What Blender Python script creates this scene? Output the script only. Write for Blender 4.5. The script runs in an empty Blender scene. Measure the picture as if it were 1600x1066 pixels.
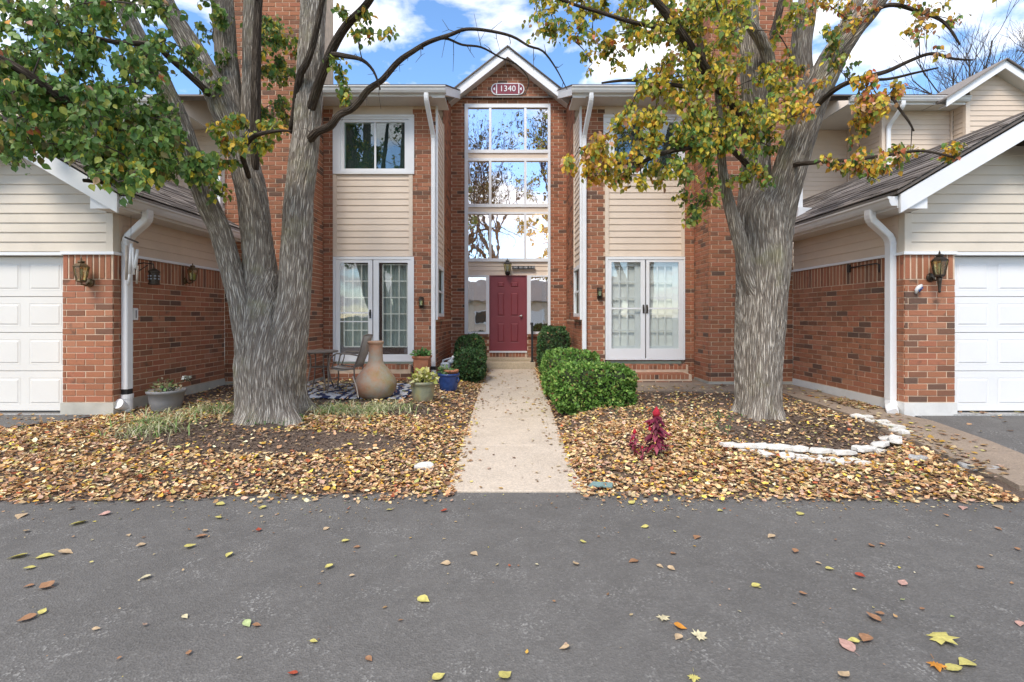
import bpy, math, random
import numpy as np
from mathutils import Vector, Matrix, Euler, noise as mnoise

random.seed(7)
rng = np.random.default_rng(7)
SC = bpy.context.scene
COL = SC.collection
F = 785.0                      # focal length in pixels of the 1600 px wide photograph
CAMZ = 1.6

# ---------------------------------------------------------------- camera
cam_data = bpy.data.cameras.new('camera')
cam_data.sensor_width = 36.0
cam_data.lens = 36.0 * F / 1600.0
cam_data.shift_x = 5.0 / 1600.0
cam_data.shift_y = -38.0 / 1600.0
cam_data.clip_start = 0.05
cam_data.clip_end = 2000.0
cam = bpy.data.objects.new('camera', cam_data)
COL.objects.link(cam)
cam.location = (0, 0, CAMZ)
cam.rotation_euler = (math.radians(90), 0, 0)
SC.camera = cam
SC.render.engine = 'CYCLES'
SC.cycles.max_bounces = 8
SC.cycles.diffuse_bounces = 4
SC.cycles.glossy_bounces = 4
SC.cycles.transparent_max_bounces = 12
SC.cycles.transmission_bounces = 4
SC.cycles.use_denoising = True
SC.cycles.caustics_reflective = False
SC.cycles.caustics_refractive = False

# ---------------------------------------------------------------- sky, sun, exposure
SUN_EL, SUN_AZ = 52.0, 205.0        # azimuth: clockwise from +Y; the sun stands behind the camera, a little left
world = bpy.data.worlds.new('World')
SC.world = world
world.use_nodes = True
wn = world.node_tree
wn.nodes.clear()
def W(t, **kw):
    n = wn.nodes.new(t)
    for k, v in kw.items():
        setattr(n, k, v)
    return n
w_out = W('ShaderNodeOutputWorld')
w_bg = W('ShaderNodeBackground')
w_bg.inputs['Strength'].default_value = 0.105
w_sky = W('ShaderNodeTexSky', sky_type='NISHITA', sun_disc=False)
w_sky.sun_elevation = math.radians(SUN_EL)
w_sky.sun_rotation = math.radians(SUN_AZ)
w_sky.air_density = 1.0
w_sky.dust_density = 0.3
w_sky.ozone_density = 2.6
# broken cloud over the whole dome: the view direction hits a flat cloud deck
w_tc = W('ShaderNodeTexCoord')
w_sep = W('ShaderNodeSeparateXYZ')
wn.links.new(w_tc.outputs['Generated'], w_sep.inputs[0])
w_z = W('ShaderNodeMath', operation='MAXIMUM'); w_z.inputs[1].default_value = 0.0
wn.links.new(w_sep.outputs['Z'], w_z.inputs[0])
w_z2 = W('ShaderNodeMath', operation='ADD'); w_z2.inputs[1].default_value = 0.22
wn.links.new(w_z.outputs[0], w_z2.inputs[0])
w_dx = W('ShaderNodeMath', operation='DIVIDE'); w_dy = W('ShaderNodeMath', operation='DIVIDE')
wn.links.new(w_sep.outputs['X'], w_dx.inputs[0]); wn.links.new(w_z2.outputs[0], w_dx.inputs[1])
wn.links.new(w_sep.outputs['Y'], w_dy.inputs[0]); wn.links.new(w_z2.outputs[0], w_dy.inputs[1])
w_cmb = W('ShaderNodeCombineXYZ')
wn.links.new(w_dx.outputs[0], w_cmb.inputs[0]); wn.links.new(w_dy.outputs[0], w_cmb.inputs[1])
w_cmb.inputs[2].default_value = 11.3
w_n = W('ShaderNodeTexNoise'); w_n.inputs['Scale'].default_value = 2.6
w_n.inputs['Detail'].default_value = 7.0; w_n.inputs['Roughness'].default_value = 0.55
w_n.inputs['Distortion'].default_value = 0.25
wn.links.new(w_cmb.outputs[0], w_n.inputs['Vector'])
w_ramp = W('ShaderNodeValToRGB')
w_ramp.color_ramp.elements[0].position = 0.445
w_ramp.color_ramp.elements[1].position = 0.565
wn.links.new(w_n.outputs['Fac'], w_ramp.inputs[0])
w_n2 = W('ShaderNodeTexNoise'); w_n2.inputs['Scale'].default_value = 6.0; w_n2.inputs['Detail'].default_value = 4.0
wn.links.new(w_cmb.outputs[0], w_n2.inputs['Vector'])
w_cc = W('ShaderNodeMix', data_type='RGBA')
w_cc.inputs['A'].default_value = (6.6, 6.6, 6.9, 1)
w_cc.inputs['B'].default_value = (9.6, 9.35, 9.0, 1)
wn.links.new(w_n2.outputs['Fac'], w_cc.inputs['Factor'])
w_mix = W('ShaderNodeMix', data_type='RGBA')
wn.links.new(w_ramp.outputs[0], w_mix.inputs['Factor'])
w_hs = W('ShaderNodeHueSaturation'); w_hs.inputs['Saturation'].default_value = 1.12; w_hs.inputs['Value'].default_value = 1.5
wn.links.new(w_sky.outputs[0], w_hs.inputs['Color'])
wn.links.new(w_hs.outputs[0], w_mix.inputs['A'])
wn.links.new(w_cc.outputs['Result'], w_mix.inputs['B'])
wn.links.new(w_mix.outputs['Result'], w_bg.inputs['Color'])
wn.links.new(w_bg.outputs[0], w_out.inputs[0])

sun_data = bpy.data.lights.new('sun', 'SUN')
sun_data.energy = 1.75
sun_data.angle = math.radians(20)
sun_data.color = (1.0, 0.915, 0.80)
sun = bpy.data.objects.new('sun', sun_data)
COL.objects.link(sun)
_az, _el = math.radians(SUN_AZ), math.radians(SUN_EL)
_dir = Vector((math.sin(_az) * math.cos(_el), math.cos(_az) * math.cos(_el), math.sin(_el)))
sun.rotation_euler = _dir.to_track_quat('Z', 'Y').to_euler()
sun.location = (-8, -12, 18)
SC.view_settings.view_transform = 'Standard'
SC.view_settings.look = 'None'
SC.view_settings.exposure = 1.0
SC.view_settings.gamma = 1.0
SC.view_settings.use_curve_mapping = False

# ---------------------------------------------------------------- helpers
def PX(x, y, d):
    """the world point at depth d that photograph pixel (x, y) looks at"""
    return Vector(((x - 795.0) * d / F, d, CAMZ - (y - 495.0) * d / F))

WLOC = {}
def link(o, parent=None, loc=(0, 0, 0), kind=None, label=None, cat=None, group=None):
    COL.objects.link(o)
    o.location = loc
    WLOC[o.name] = Vector(loc)
    if parent is not None:
        o.parent = parent
        o.matrix_parent_inverse = Matrix.Translation(-WLOC[parent.name])
    if kind: o['kind'] = kind
    if label: o['label'] = label
    if cat: o['category'] = cat
    if group: o['group'] = group
    return o

def thing(name, loc, label, cat, group=None):
    return link(bpy.data.objects.new(name, None), None, loc, None, label, cat, group)

class MB:
    """collects faces of one mesh"""
    def __init__(s):
        s.v = []; s.f = []; s.uv = None; s.col = None; s.smooth = False; s.mi = None
    def add(s, vs, fs):
        b = len(s.v)
        s.v.extend([tuple(p) for p in vs])
        s.f.extend([tuple(i + b for i in f) for f in fs])
        return s
    def box(s, x0, x1, y0, y1, z0, z1):
        x0, x1 = min(x0, x1), max(x0, x1); y0, y1 = min(y0, y1), max(y0, y1); z0, z1 = min(z0, z1), max(z0, z1)
        return s.add([(x0,y0,z0),(x1,y0,z0),(x1,y1,z0),(x0,y1,z0),(x0,y0,z1),(x1,y0,z1),(x1,y1,z1),(x0,y1,z1)],
                     [(0,3,2,1),(4,5,6,7),(0,1,5,4),(1,2,6,5),(2,3,7,6),(3,0,4,7)])
    def prism(s, poly, a, b):
        """poly: closed loop of 3D points; extruded from offset a to offset b (vectors)"""
        n = len(poly); a = Vector(a); b = Vector(b)
        vs = [Vector(p) + a for p in poly] + [Vector(p) + b for p in poly]
        fs = [tuple(range(n))[::-1], tuple(range(n, 2 * n))]
        fs += [(i, (i + 1) % n, n + (i + 1) % n, n + i) for i in range(n)]
        return s.add(vs, fs)
    def bar(s, p, q, w, h=None, up=(0, 0, 1)):
        """a square bar from p to q"""
        h = h or w
        p = Vector(p); q = Vector(q); d = (q - p).normalized(); up = Vector(up)
        if abs(d.dot(up)) > .98: up = Vector((0, 1, 0))
        u = d.cross(up).normalized() * (w / 2); t = u.cross(d).normalized() * (h / 2)
        poly = [p - u - t, p + u - t, p + u + t, p - u + t]
        return s.prism(poly, (0, 0, 0), q - p)
    def tube(s, pts, rad, n=10, cap=True):
        pts = [Vector(p) for p in pts]; m = len(pts)
        rad = rad if isinstance(rad, (list, tuple)) else [rad] * m
        b = len(s.v); u = None
        for i, p in enumerate(pts):
            d = (pts[min(i + 1, m - 1)] - pts[max(i - 1, 0)]).normalized()
            if u is None:
                ref = Vector((0, 0, 1)) if abs(d.z) < .9 else Vector((1, 0, 0))
                u = d.cross(ref).normalized()
            else:
                u = (u - d * u.dot(d)).normalized()
            w = d.cross(u)
            for k in range(n):
                a = 2 * math.pi * k / n
                s.v.append(tuple(p + (u * math.cos(a) + w * math.sin(a)) * rad[i]))
        for i in range(m - 1):
            for k in range(n):
                k2 = (k + 1) % n
                s.f.append((b + i*n + k, b + i*n + k2, b + (i+1)*n + k2, b + (i+1)*n + k))
        if cap:
            s.f.append(tuple(b + k for k in range(n))[::-1])
            s.f.append(tuple(b + (m-1)*n + k for k in range(n)))
        return s
    def lathe(s, c, prof, n=28, squash=None):
        """prof: (radius, z) pairs from the bottom; open profile, ends closed"""
        b = len(s.v); cx, cy, cz = c
        for r, z in prof:
            for k in range(n):
                a = 2 * math.pi * k / n
                s.v.append((cx + r * math.cos(a), cy + r * math.sin(a), cz + z))
        m = len(prof)
        for i in range(m - 1):
            for k in range(n):
                k2 = (k + 1) % n
                s.f.append((b + i*n + k, b + i*n + k2, b + (i+1)*n + k2, b + (i+1)*n + k))
        s.f.append(tuple(b + k for k in range(n))[::-1])
        s.f.append(tuple(b + (m-1)*n + k for k in range(n)))
        return s
    def build(s, name, mat, parent=None, kind=None, label=None, cat=None, group=None, smooth=None, origin=None, bevel=0):
        v = np.array(s.v, dtype=np.float64)
        if origin is None:
            lo, hi = v.min(0), v.max(0)
            origin = ((lo[0] + hi[0]) / 2, (lo[1] + hi[1]) / 2, lo[2])
        v = v - np.array(origin)
        me = bpy.data.meshes.new(name)
        me.from_pydata(v.tolist(), [], s.f)
        if s.col is not None:
            at = me.color_attributes.new('col', 'FLOAT_COLOR', 'POINT')
            at.data.foreach_set('color', np.asarray(s.col, dtype=np.float32).ravel())
        if s.uv is not None:
            ul = me.uv_layers.new(name='uv')
            li = np.empty(len(me.loops), dtype=np.int32); me.loops.foreach_get('vertex_index', li)
            ul.data.foreach_set('uv', np.asarray(s.uv, dtype=np.float32)[li].ravel())
        for m in (mat if isinstance(mat, (list, tuple)) else [mat]): me.materials.append(m)
        if s.mi is not None: me.polygons.foreach_set('material_index', s.mi)
        if s.smooth if smooth is None else smooth:
            me.polygons.foreach_set('use_smooth', [True] * len(me.polygons))
        me.update()
        o = bpy.data.objects.new(name, me)
        link(o, parent, origin, kind, label, cat, group)
        if bevel:
            md = o.modifiers.new('bevel', 'BEVEL'); md.width = bevel; md.segments = 1; md.limit_method = 'ANGLE'
        return o

def share(name, me, parent, loc, rot=None, scale=None, **kw):
    o = bpy.data.objects.new(name, me)
    link(o, parent, loc, **kw)
    if rot is not None: o.rotation_euler = rot
    if scale is not None: o.scale = scale
    return o

def bx(name, m, parent, x0, x1, y0, y1, z0, z1, **kw):
    return MB().box(x0, x1, y0, y1, z0, z1).build(name, m, parent, **kw)

def text_mesh(body, size, name):
    cu = bpy.data.curves.new(name, 'FONT'); cu.body = body; cu.size = size
    cu.align_x = 'CENTER'; cu.align_y = 'CENTER'; cu.extrude = 0.003; cu.resolution_u = 3
    tmp = bpy.data.objects.new(name, cu); COL.objects.link(tmp)
    dg = bpy.context.evaluated_depsgraph_get()
    me = bpy.data.meshes.new_from_object(tmp.evaluated_get(dg))
    bpy.data.objects.remove(tmp)
    return me

def smooth01(a, b, x):
    t = min(1.0, max(0.0, (x - a) / (b - a)))
    return t * t * (3 - 2 * t)
# ---------------------------------------------------------------- materials
def new_mat(name):
    m = bpy.data.materials.new(name); m.use_nodes = True
    nt = m.node_tree
    return m, nt, nt.nodes['Principled BSDF']
def nd(nt, t, ins=None, **kw):
    n = nt.nodes.new(t)
    for k, v in kw.items(): setattr(n, k, v)
    for k, v in (ins or {}).items():
        if hasattr(v, 'links') or isinstance(v, bpy.types.NodeSocket): nt.links.new(v, n.inputs[k])
        else: n.inputs[k].default_value = v
    return n
def c4(c): return (c[0], c[1], c[2], 1.0)
def ramp(nt, fac, stops, interp='LINEAR'):
    n = nt.nodes.new('ShaderNodeValToRGB'); cr = n.color_ramp; cr.interpolation = interp
    while len(cr.elements) < len(stops): cr.elements.new(0.5)
    for e, (p, c) in zip(cr.elements, stops):
        e.position = p; e.color = c4(c) if hasattr(c, '__len__') else (c, c, c, 1)
    nt.links.new(fac, n.inputs[0])
    return n.outputs[0]
def mixc(nt, fac, a, b, mode='MIX'):
    n = nt.nodes.new('ShaderNodeMix'); n.data_type = 'RGBA'; n.blend_type = mode
    for k, v in (('Factor', fac), ('A', a), ('B', b)):
        if isinstance(v, bpy.types.NodeSocket): nt.links.new(v, n.inputs[k])
        else: n.inputs[k].default_value = c4(v) if hasattr(v, '__len__') else v
    return n.outputs['Result']
def wpos(nt): return nt.nodes.new('ShaderNodeNewGeometry').outputs['Position']
def noise_n(nt, vec, scale, detail=4, rough=.55, dist=0):
    n = nd(nt, 'ShaderNodeTexNoise', {'Scale': scale, 'Detail': detail, 'Roughness': rough, 'Distortion': dist})
    if vec is not None: nt.links.new(vec, n.inputs['Vector'])
    return n.outputs['Fac']
def scalev(nt, vec, s):
    n = nd(nt, 'ShaderNodeVectorMath', operation='MULTIPLY'); nt.links.new(vec, n.inputs[0]); n.inputs[1].default_value = s
    return n.outputs[0]
def bump(nt, bsdf, height, strength=.3, dist=.01):
    b = nd(nt, 'ShaderNodeBump', {'Strength': strength, 'Distance': dist, 'Height': height})
    nt.links.new(b.outputs[0], bsdf.inputs['Normal'])
def simple(name, col, rough=.6, var=.12, scale=6.0, metal=0.0, bmp=0.0, dirt=None, spec=.5):
    """plain paint / plastic / metal with slight tone variation and grime of its own"""
    m, nt, b = new_mat(name)
    p = wpos(nt)
    n = noise_n(nt, p, scale, 5)
    lo = tuple(max(0, c * (1 - var)) for c in col); hi = tuple(min(1, c * (1 + var)) for c in col)
    c = ramp(nt, n, [(.3, lo), (.7, hi)])
    if dirt:
        d = ramp(nt, noise_n(nt, p, scale * .6, 8, .7), [(.52, 0), (.75, 1)])
        mm = nd(nt, 'ShaderNodeMath', {0: d, 1: dirt[1]}, operation='MULTIPLY')
        c = mixc(nt, mm.outputs[0], c, dirt[0])
    nt.links.new(c, b.inputs['Base Color'])
    b.inputs['Roughness'].default_value = rough
    b.inputs['Metallic'].default_value = metal
    b.inputs['Specular IOR Level'].default_value = spec
    if bmp: bump(nt, b, noise_n(nt, p, scale * 14, 4), bmp, .004)
    return m

def make_brick(name):
    m, nt, b = new_mat(name)
    oi = nt.nodes.new('ShaderNodeObjectInfo'); ge = nt.nodes.new('ShaderNodeNewGeometry')
    a = nd(nt, 'ShaderNodeMath', {0: oi.outputs['Random'], 1: ge.outputs['Random Per Island']}, operation='ADD')
    wn_ = nd(nt, 'ShaderNodeTexWhiteNoise', {'W': a.outputs[0]}, noise_dimensions='1D')
    p = ge.outputs['Position']
    base = ramp(nt, wn_.outputs['Value'], [(0, (.13,.082,.062)), (.06, (.19,.098,.066)), (.14, (.28,.118,.066)), (.34, (.36,.150,.082)),
                                          (.6, (.415,.172,.094)), (.82, (.39,.146,.085)), (1, (.45,.21,.122))])
    fl = ramp(nt, noise_n(nt, p, 7.5, 3), [(.56, 0), (.70, 1)])
    sel = ramp(nt, nd(nt, 'ShaderNodeSeparateColor', {0: wn_.outputs['Color']}).outputs[1], [(.58, 0), (.62, 1)])
    f = nd(nt, 'ShaderNodeMath', {0: fl, 1: sel}, operation='MULTIPLY')
    f2 = nd(nt, 'ShaderNodeMath', {0: f.outputs[0], 1: .75}, operation='MULTIPLY')
    c = mixc(nt, f2.outputs[0], base, (.13,.082,.058))
    gr = ramp(nt, noise_n(nt, p, 90, 5, .7), [(.3, .78), (.7, 1.12)])
    c = mixc(nt, 1.0, c, gr, 'MULTIPLY')
    c = mixc(nt, ramp(nt, noise_n(nt, p, 1.3, 6, .65), [(.48, 0), (.72, .42)]), c, (.25,.145,.095))
    c = mixc(nt, ramp(nt, noise_n(nt, p, 2.7, 7, .7), [(.60, 0), (.74, .30)]), c, (.50,.36,.27))
    nt.links.new(c, b.inputs['Base Color'])
    b.inputs['Roughness'].default_value = .88
    b.inputs['Specular IOR Level'].default_value = .25
    bump(nt, b, noise_n(nt, scalev(nt, p, (1, 1, 1)), 160, 5, .7), .5, .004)
    return m
M = {}
M['brick'] = make_brick('brick_clay')
M['mortar'] = simple('mortar', (.66,.50,.36), .95, .15, 9, bmp=.4)
M['siding'] = simple('vinyl_siding', (.72,.595,.475), .55, .05, 1.8, dirt=((.52,.43,.32), .38))
M['sidingg'] = simple('garage_siding', (.66,.585,.48), .55, .05, 1.8, dirt=((.48,.43,.34), .40))
M['sidewall'] = simple('bounce_tinted_siding', (.67,.545,.43), .55, .05, 1.8, dirt=((.49,.40,.31), .38))  # pink cast of bounced light is mixed into this siding colour
M['white'] = simple('white_trim', (.80,.81,.82), .45, .03, 2, dirt=((.62,.62,.60), .25))
M['gutter'] = simple('gutter_metal', (.66,.655,.64), .38, .04, 2, dirt=((.42,.41,.38), .5))
M['soffit'] = simple('soffit_paint', (.62,.60,.565), .6, .05, 2, dirt=((.44,.42,.38), .35))
M['gdoor'] = simple('garage_door_paint', (.80,.80,.80), .42, .02, 1.5, dirt=((.66,.65,.62), .22))
M['redpaint'] = simple('door_red', (.24,.044,.052), .42, .06, 3)
M['brown'] = simple('brown_frame', (.085,.048,.042), .5, .1, 4)
M['fdn'] = simple('foundation', (.46,.44,.38), .92, .12, 5, bmp=.4, dirt=((.27,.28,.20), .6))
M['fdnw'] = simple('painted_foundation', (.70,.69,.66), .85, .06, 5, bmp=.4, dirt=((.45,.43,.38), .5))
M['black'] = simple('black_metal', (.02,.02,.02), .5, .2, 8)
M['bronze'] = simple('bronze_metal', (.062,.047,.035), .42, .3, 18, metal=.6)
M['brass'] = simple('worn_brass', (.16,.11,.06), .42, .3, 18, metal=.6)
M['furn'] = simple('taupe_metal', (.20,.165,.135), .5, .15, 15, dirt=((.12,.09,.07), .5))
M['sling'] = simple('sling_fabric', (.42,.38,.33), .8, .1, 20)
M['steel'] = simple('satin_nickel', (.62,.60,.57), .3, .05, 10, metal=.9)
M['terra'] = simple('terracotta', (.47,.185,.095), .85, .15, 9, bmp=.2, dirt=((.55,.36,.26), .4))
M['blue'] = simple('blue_glaze', (.022,.058,.20), .25, .25, 12, dirt=((.05,.10,.26), .5))
M['greypot'] = simple('grey_plastic', (.22,.22,.225), .55, .06, 7, dirt=((.30,.29,.26), .4))
M['pvc'] = simple('pvc_pipe', (.72,.72,.72), .4, .04, 6, dirt=((.52,.50,.46), .4))
M['meter'] = simple('meter_grey', (.33,.37,.42), .45, .08, 8, dirt=((.22,.24,.26), .4))
M['wood'] = simple('bleached_wood', (.42,.36,.30), .8, .2, 14)
M['darkroom'] = simple('foyer_wall', (.30,.23,.16), .8, .1, 2)
M['blind'] = simple('blind_slat', (.85,.85,.83), .6, .03, 3)
M['curtain'] = simple('curtain_fabric', (.36,.41,.385), .9, .1, 4)
M['dark_backing'] = simple('window_dark', (.018,.030,.027), .6, .3, 5)
M['coretwig'] = simple('shrub_core_and_stem', (.035,.045,.018), .95, .3, 20)
M['muntin'] = simple('pale_muntin', (.80,.78,.73), .5, .03, 4)
M['twig'] = simple('twig_bark', (.070,.054,.045), .9, .2, 12)
M['flash'] = simple('roof_flashing', (.10,.095,.09), .5, .2, 8)
M['chip'] = simple('bark_chip', (.10,.065,.045), .9, .3, 16)

def make_shingle():
    m, nt, b = new_mat('asphalt_shingle')
    ge = nt.nodes.new('ShaderNodeNewGeometry'); oi = nt.nodes.new('ShaderNodeObjectInfo')
    a = nd(nt, 'ShaderNodeMath', {0: oi.outputs['Random'], 1: ge.outputs['Random Per Island']}, operation='ADD')
    w = nd(nt, 'ShaderNodeTexWhiteNoise', {'W': a.outputs[0]}, noise_dimensions='1D')
    c = ramp(nt, w.outputs['Value'], [(0, (.085,.072,.064)), (.35, (.15,.128,.112)), (.7, (.215,.185,.162)), (1, (.29,.255,.23))])
    g = ramp(nt, noise_n(nt, ge.outputs['Position'], 220, 3, .8), [(.3, .6), (.7, 1.35)])
    nt.links.new(mixc(nt, 1.0, c, g, 'MULTIPLY'), b.inputs['Base Color'])
    b.inputs['Roughness'].default_value = .95
    bump(nt, b, noise_n(nt, ge.outputs['Position'], 260, 3, .8), .6, .004)
    return m
M['shingle'] = make_shingle()

def make_asphalt():
    m, nt, b = new_mat('asphalt')
    p = wpos(nt)
    c = ramp(nt, noise_n(nt, p, .55, 5, .6, .4), [(.3, (.110,.104,.097)), (.7, (.142,.135,.126))])
    c = mixc(nt, ramp(nt, noise_n(nt, p, 5.0, 6, .7), [(.40, 0), (.75, .45)]), c, (.18,.172,.162))
    c = mixc(nt, ramp(nt, noise_n(nt, p, 2.1, 8, .75, 1.0), [(.60, 0), (.70, .5)]), c, (.095,.092,.09))
    vo = nd(nt, 'ShaderNodeTexVoronoi', {'Scale': 95.0, 'Vector': p})
    ag = nd(nt, 'ShaderNodeSeparateColor', {0: vo.outputs['Color']})
    c = mixc(nt, 1.0, c, ramp(nt, ag.outputs[0], [(0, .86), (.5, .97), (.85, 1.04), (1, 1.22)]), 'MULTIPLY')
    gate = ramp(nt, noise_n(nt, p, 3.0, 7, .75), [(.50, 0), (.66, 1)])
    sp = ramp(nt, ag.outputs[1], [(.80, 0), (.84, 1)])
    s = nd(nt, 'ShaderNodeMath', {0: sp, 1: gate}, operation='MULTIPLY')
    s2 = nd(nt, 'ShaderNodeMath', {0: s.outputs[0], 1: .5}, operation='MULTIPLY')
    c = mixc(nt, s2.outputs[0], c, (.42,.41,.385))
    nt.links.new(c, b.inputs['Base Color'])
    b.inputs['Roughness'].default_value = .85
    b.inputs['Specular IOR Level'].default_value = .3
    h = nd(nt, 'ShaderNodeMath', {0: vo.outputs['Distance'], 1: noise_n(nt, p, 30, 4)}, operation='ADD')
    bump(nt, b, h.outputs[0], .6, .006)
    return m
M['asphalt'] = make_asphalt()

def make_concrete(name, col, stain, pebble=.35):
    m, nt, b = new_mat(name)
    p = wpos(nt)
    c = ramp(nt, noise_n(nt, p, 2.0, 6, .6, .3), [(.3, tuple(x * .86 for x in col)), (.72, tuple(x * 1.1 for x in col))])
    st = ramp(nt, noise_n(nt, p, 1.1, 8, .7, .8), [(.5, 0), (.75, .7)])
    c = mixc(nt, st, c, stain)
    vo = nd(nt, 'ShaderNodeTexVoronoi', {'Scale': 75.0, 'Vector': p})
    pb = nd(nt, 'ShaderNodeSeparateColor', {0: vo.outputs['Color']})
    c = mixc(nt, pebble, c, ramp(nt, pb.outputs[0], [(0, tuple(x * .55 for x in col)), (1, tuple(min(1, x * 1.35) for x in col))]))
    nt.links.new(c, b.inputs['Base Color'])
    b.inputs['Roughness'].default_value = .9
    h = nd(nt, 'ShaderNodeMath', {0: vo.outputs['Distance'], 1: noise_n(nt, p, 120, 4, .7)}, operation='ADD')
    bump(nt, b, h.outputs[0], .45, .004)
    return m
M['walk'] = make_concrete('walkway_concrete', (.56,.475,.38), (.38,.31,.23))
M['walk2'] = make_concrete('stained_concrete', (.30,.232,.172), (.18,.135,.10))
M['step'] = make_concrete('step_concrete', (.50,.41,.29), (.33,.28,.19))
M['rock'] = make_concrete('broken_concrete', (.40,.395,.38), (.26,.25,.24), .6)
M['stone'] = simple('white_limestone', (.68,.66,.61), .9, .2, 16, bmp=.9, dirt=((.36,.32,.26), .9))

def make_mulch():
    m, nt, b = new_mat('mulch_soil')
    p = wpos(nt)
    c = ramp(nt, noise_n(nt, p, 30, 7, .75), [(.25, (.045,.031,.023)), (.5, (.115,.078,.055)), (.75, (.21,.15,.11))])
    c = mixc(nt, ramp(nt, noise_n(nt, p, 3, 4), [(.4, 0), (.7, .5)]), c, (.10,.075,.058))
    vo = nd(nt, 'ShaderNodeTexVoronoi', {'Scale': 70.0, 'Vector': scalev(nt, p, (1, .5, 1)), 'Randomness': 1.0})
    nt.links.new(mixc(nt, ramp(nt, vo.outputs['Distance'], [(.1, .55), (.6, 0)]), c, (.21,.155,.12)), b.inputs['Base Color'])
    b.inputs['Roughness'].default_value = .95
    bump(nt, b, vo.outputs['Distance'], .9, .02)
    return m
M['mulch'] = make_mulch()
M['ground'] = simple('far_ground', (.10,.11,.06), .95, .3, .5)

def make_bark(name, tone):
    m, nt, b = new_mat(name)
    uv = nt.nodes.new('ShaderNodeUVMap').outputs[0]
    p = wpos(nt)
    at = nd(nt, 'ShaderNodeAttribute', attribute_name='col')
    rg = nd(nt, 'ShaderNodeSeparateColor', {0: at.outputs['Color']}).outputs[0]
    dn = nd(nt, 'ShaderNodeTexNoise', {'Scale': 1.0, 'Detail': 3.0, 'Vector': scalev(nt, uv, (14, 7, 1))})
    dv = scalev(nt, dn.outputs['Color'], (1.5, .5, 0))
    su = nd(nt, 'ShaderNodeVectorMath', {0: scalev(nt, uv, (50, 4.0, 1)), 1: dv}, operation='ADD')
    vo = nd(nt, 'ShaderNodeTexVoronoi', {'Scale': 1.0, 'Vector': su.outputs[0]}, feature='DISTANCE_TO_EDGE')
    fis = ramp(nt, vo.outputs['Distance'], [(.0, 0), (.24, 1)])
    fine = noise_n(nt, scalev(nt, uv, (130, 22, 1)), 1.0, 6, .75)
    fib = noise_n(nt, scalev(nt, uv, (22, 5, 1)), 1.0, 4, .65, .6)
    k1 = nd(nt, 'ShaderNodeMath', {0: fib, 1: fine}, operation='ADD'); k2 = nd(nt, 'ShaderNodeMath', {0: k1.outputs[0], 1: rg}, operation='ADD')
    k = nd(nt, 'ShaderNodeMath', {0: k2.outputs[0], 1: 1/3}, operation='MULTIPLY')
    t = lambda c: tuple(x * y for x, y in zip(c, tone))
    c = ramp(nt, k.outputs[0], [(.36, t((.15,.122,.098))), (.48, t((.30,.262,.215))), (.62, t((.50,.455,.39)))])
    c = mixc(nt, fis, t((.135,.112,.092)), c)
    moss = ramp(nt, noise_n(nt, p, 2.4, 5, .65), [(.55, 0), (.74, .5)])
    c = mixc(nt, moss, c, t((.22,.21,.11)))
    nt.links.new(c, b.inputs['Base Color'])
    b.inputs['Roughness'].default_value = .95
    b.inputs['Specular IOR Level'].default_value = .12
    h1 = nd(nt, 'ShaderNodeMath', {0: fis, 1: 1.6}, operation='MULTIPLY'); h = nd(nt, 'ShaderNodeMath', {0: h1.outputs[0], 1: fine}, operation='ADD')
    bump(nt, b, h.outputs[0], .9, .012)
    return m
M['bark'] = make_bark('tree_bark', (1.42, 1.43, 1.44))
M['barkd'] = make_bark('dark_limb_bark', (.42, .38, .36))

def make_leaf(name, trans=.35, rough=.5):
    m = bpy.data.materials.new(name); m.use_nodes = True
    nt = m.node_tree; b = nt.nodes['Principled BSDF']; out = nt.nodes['Material Output']
    at = nd(nt, 'ShaderNodeAttribute', attribute_name='col')
    ge = nt.nodes.new('ShaderNodeNewGeometry')
    v = ramp(nt, noise_n(nt, ge.outputs['Position'], 45, 3), [(.3, .78), (.7, 1.18)])
    c = mixc(nt, 1.0, at.outputs['Color'], v, 'MULTIPLY')
    nt.links.new(c, b.inputs['Base Color'])
    b.inputs['Roughness'].default_value = rough
    b.inputs['Specular IOR Level'].default_value = .35
    if trans:
        t = nt.nodes.new('ShaderNodeBsdfTranslucent'); nt.links.new(c, t.inputs['Color'])
        mx = nt.nodes.new('ShaderNodeMixShader'); mx.inputs[0].default_value = trans
        nt.links.new(b.outputs[0], mx.inputs[1]); nt.links.new(t.outputs[0], mx.inputs[2])
        nt.links.new(mx.outputs[0], out.inputs[0])
    return m
M['leaf'] = make_leaf('tree_leaf', .38, .45)
M['litter'] = make_leaf('fallen_leaf', .15, .8)
M['hedge'] = make_leaf('shrub_leaf', .25, .5)
M['blade'] = make_leaf('grass_blade', .25, .6)
M['plant'] = make_leaf('plant_leaf', .25, .55)

def make_glass(name, refl, tint=(1, 1, 1), wav=.0, rough=0.0):
    m = bpy.data.materials.new(name); m.use_nodes = True
    nt = m.node_tree; nt.nodes.clear()
    out = nt.nodes.new('ShaderNodeOutputMaterial')
    g = nt.nodes.new('ShaderNodeBsdfGlossy'); g.inputs['Roughness'].default_value = rough
    g.inputs['Color'].default_value = (.93, .94, 1.0, 1)
    t = nt.nodes.new('ShaderNodeBsdfTransparent'); t.inputs['Color'].default_value = c4(tint)
    mx = nt.nodes.new('ShaderNodeMixShader'); mx.inputs[0].default_value = refl
    nt.links.new(t.outputs[0], mx.inputs[1]); nt.links.new(g.outputs[0], mx.inputs[2]); nt.links.new(mx.outputs[0], out.inputs[0])
    if wav:
        b = nd(nt, 'ShaderNodeBump', {'Strength': wav, 'Distance': .02, 'Height': noise_n(nt, wpos(nt), 3.0, 2)})
        nt.links.new(b.outputs[0], g.inputs['Normal'])
    return m
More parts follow.
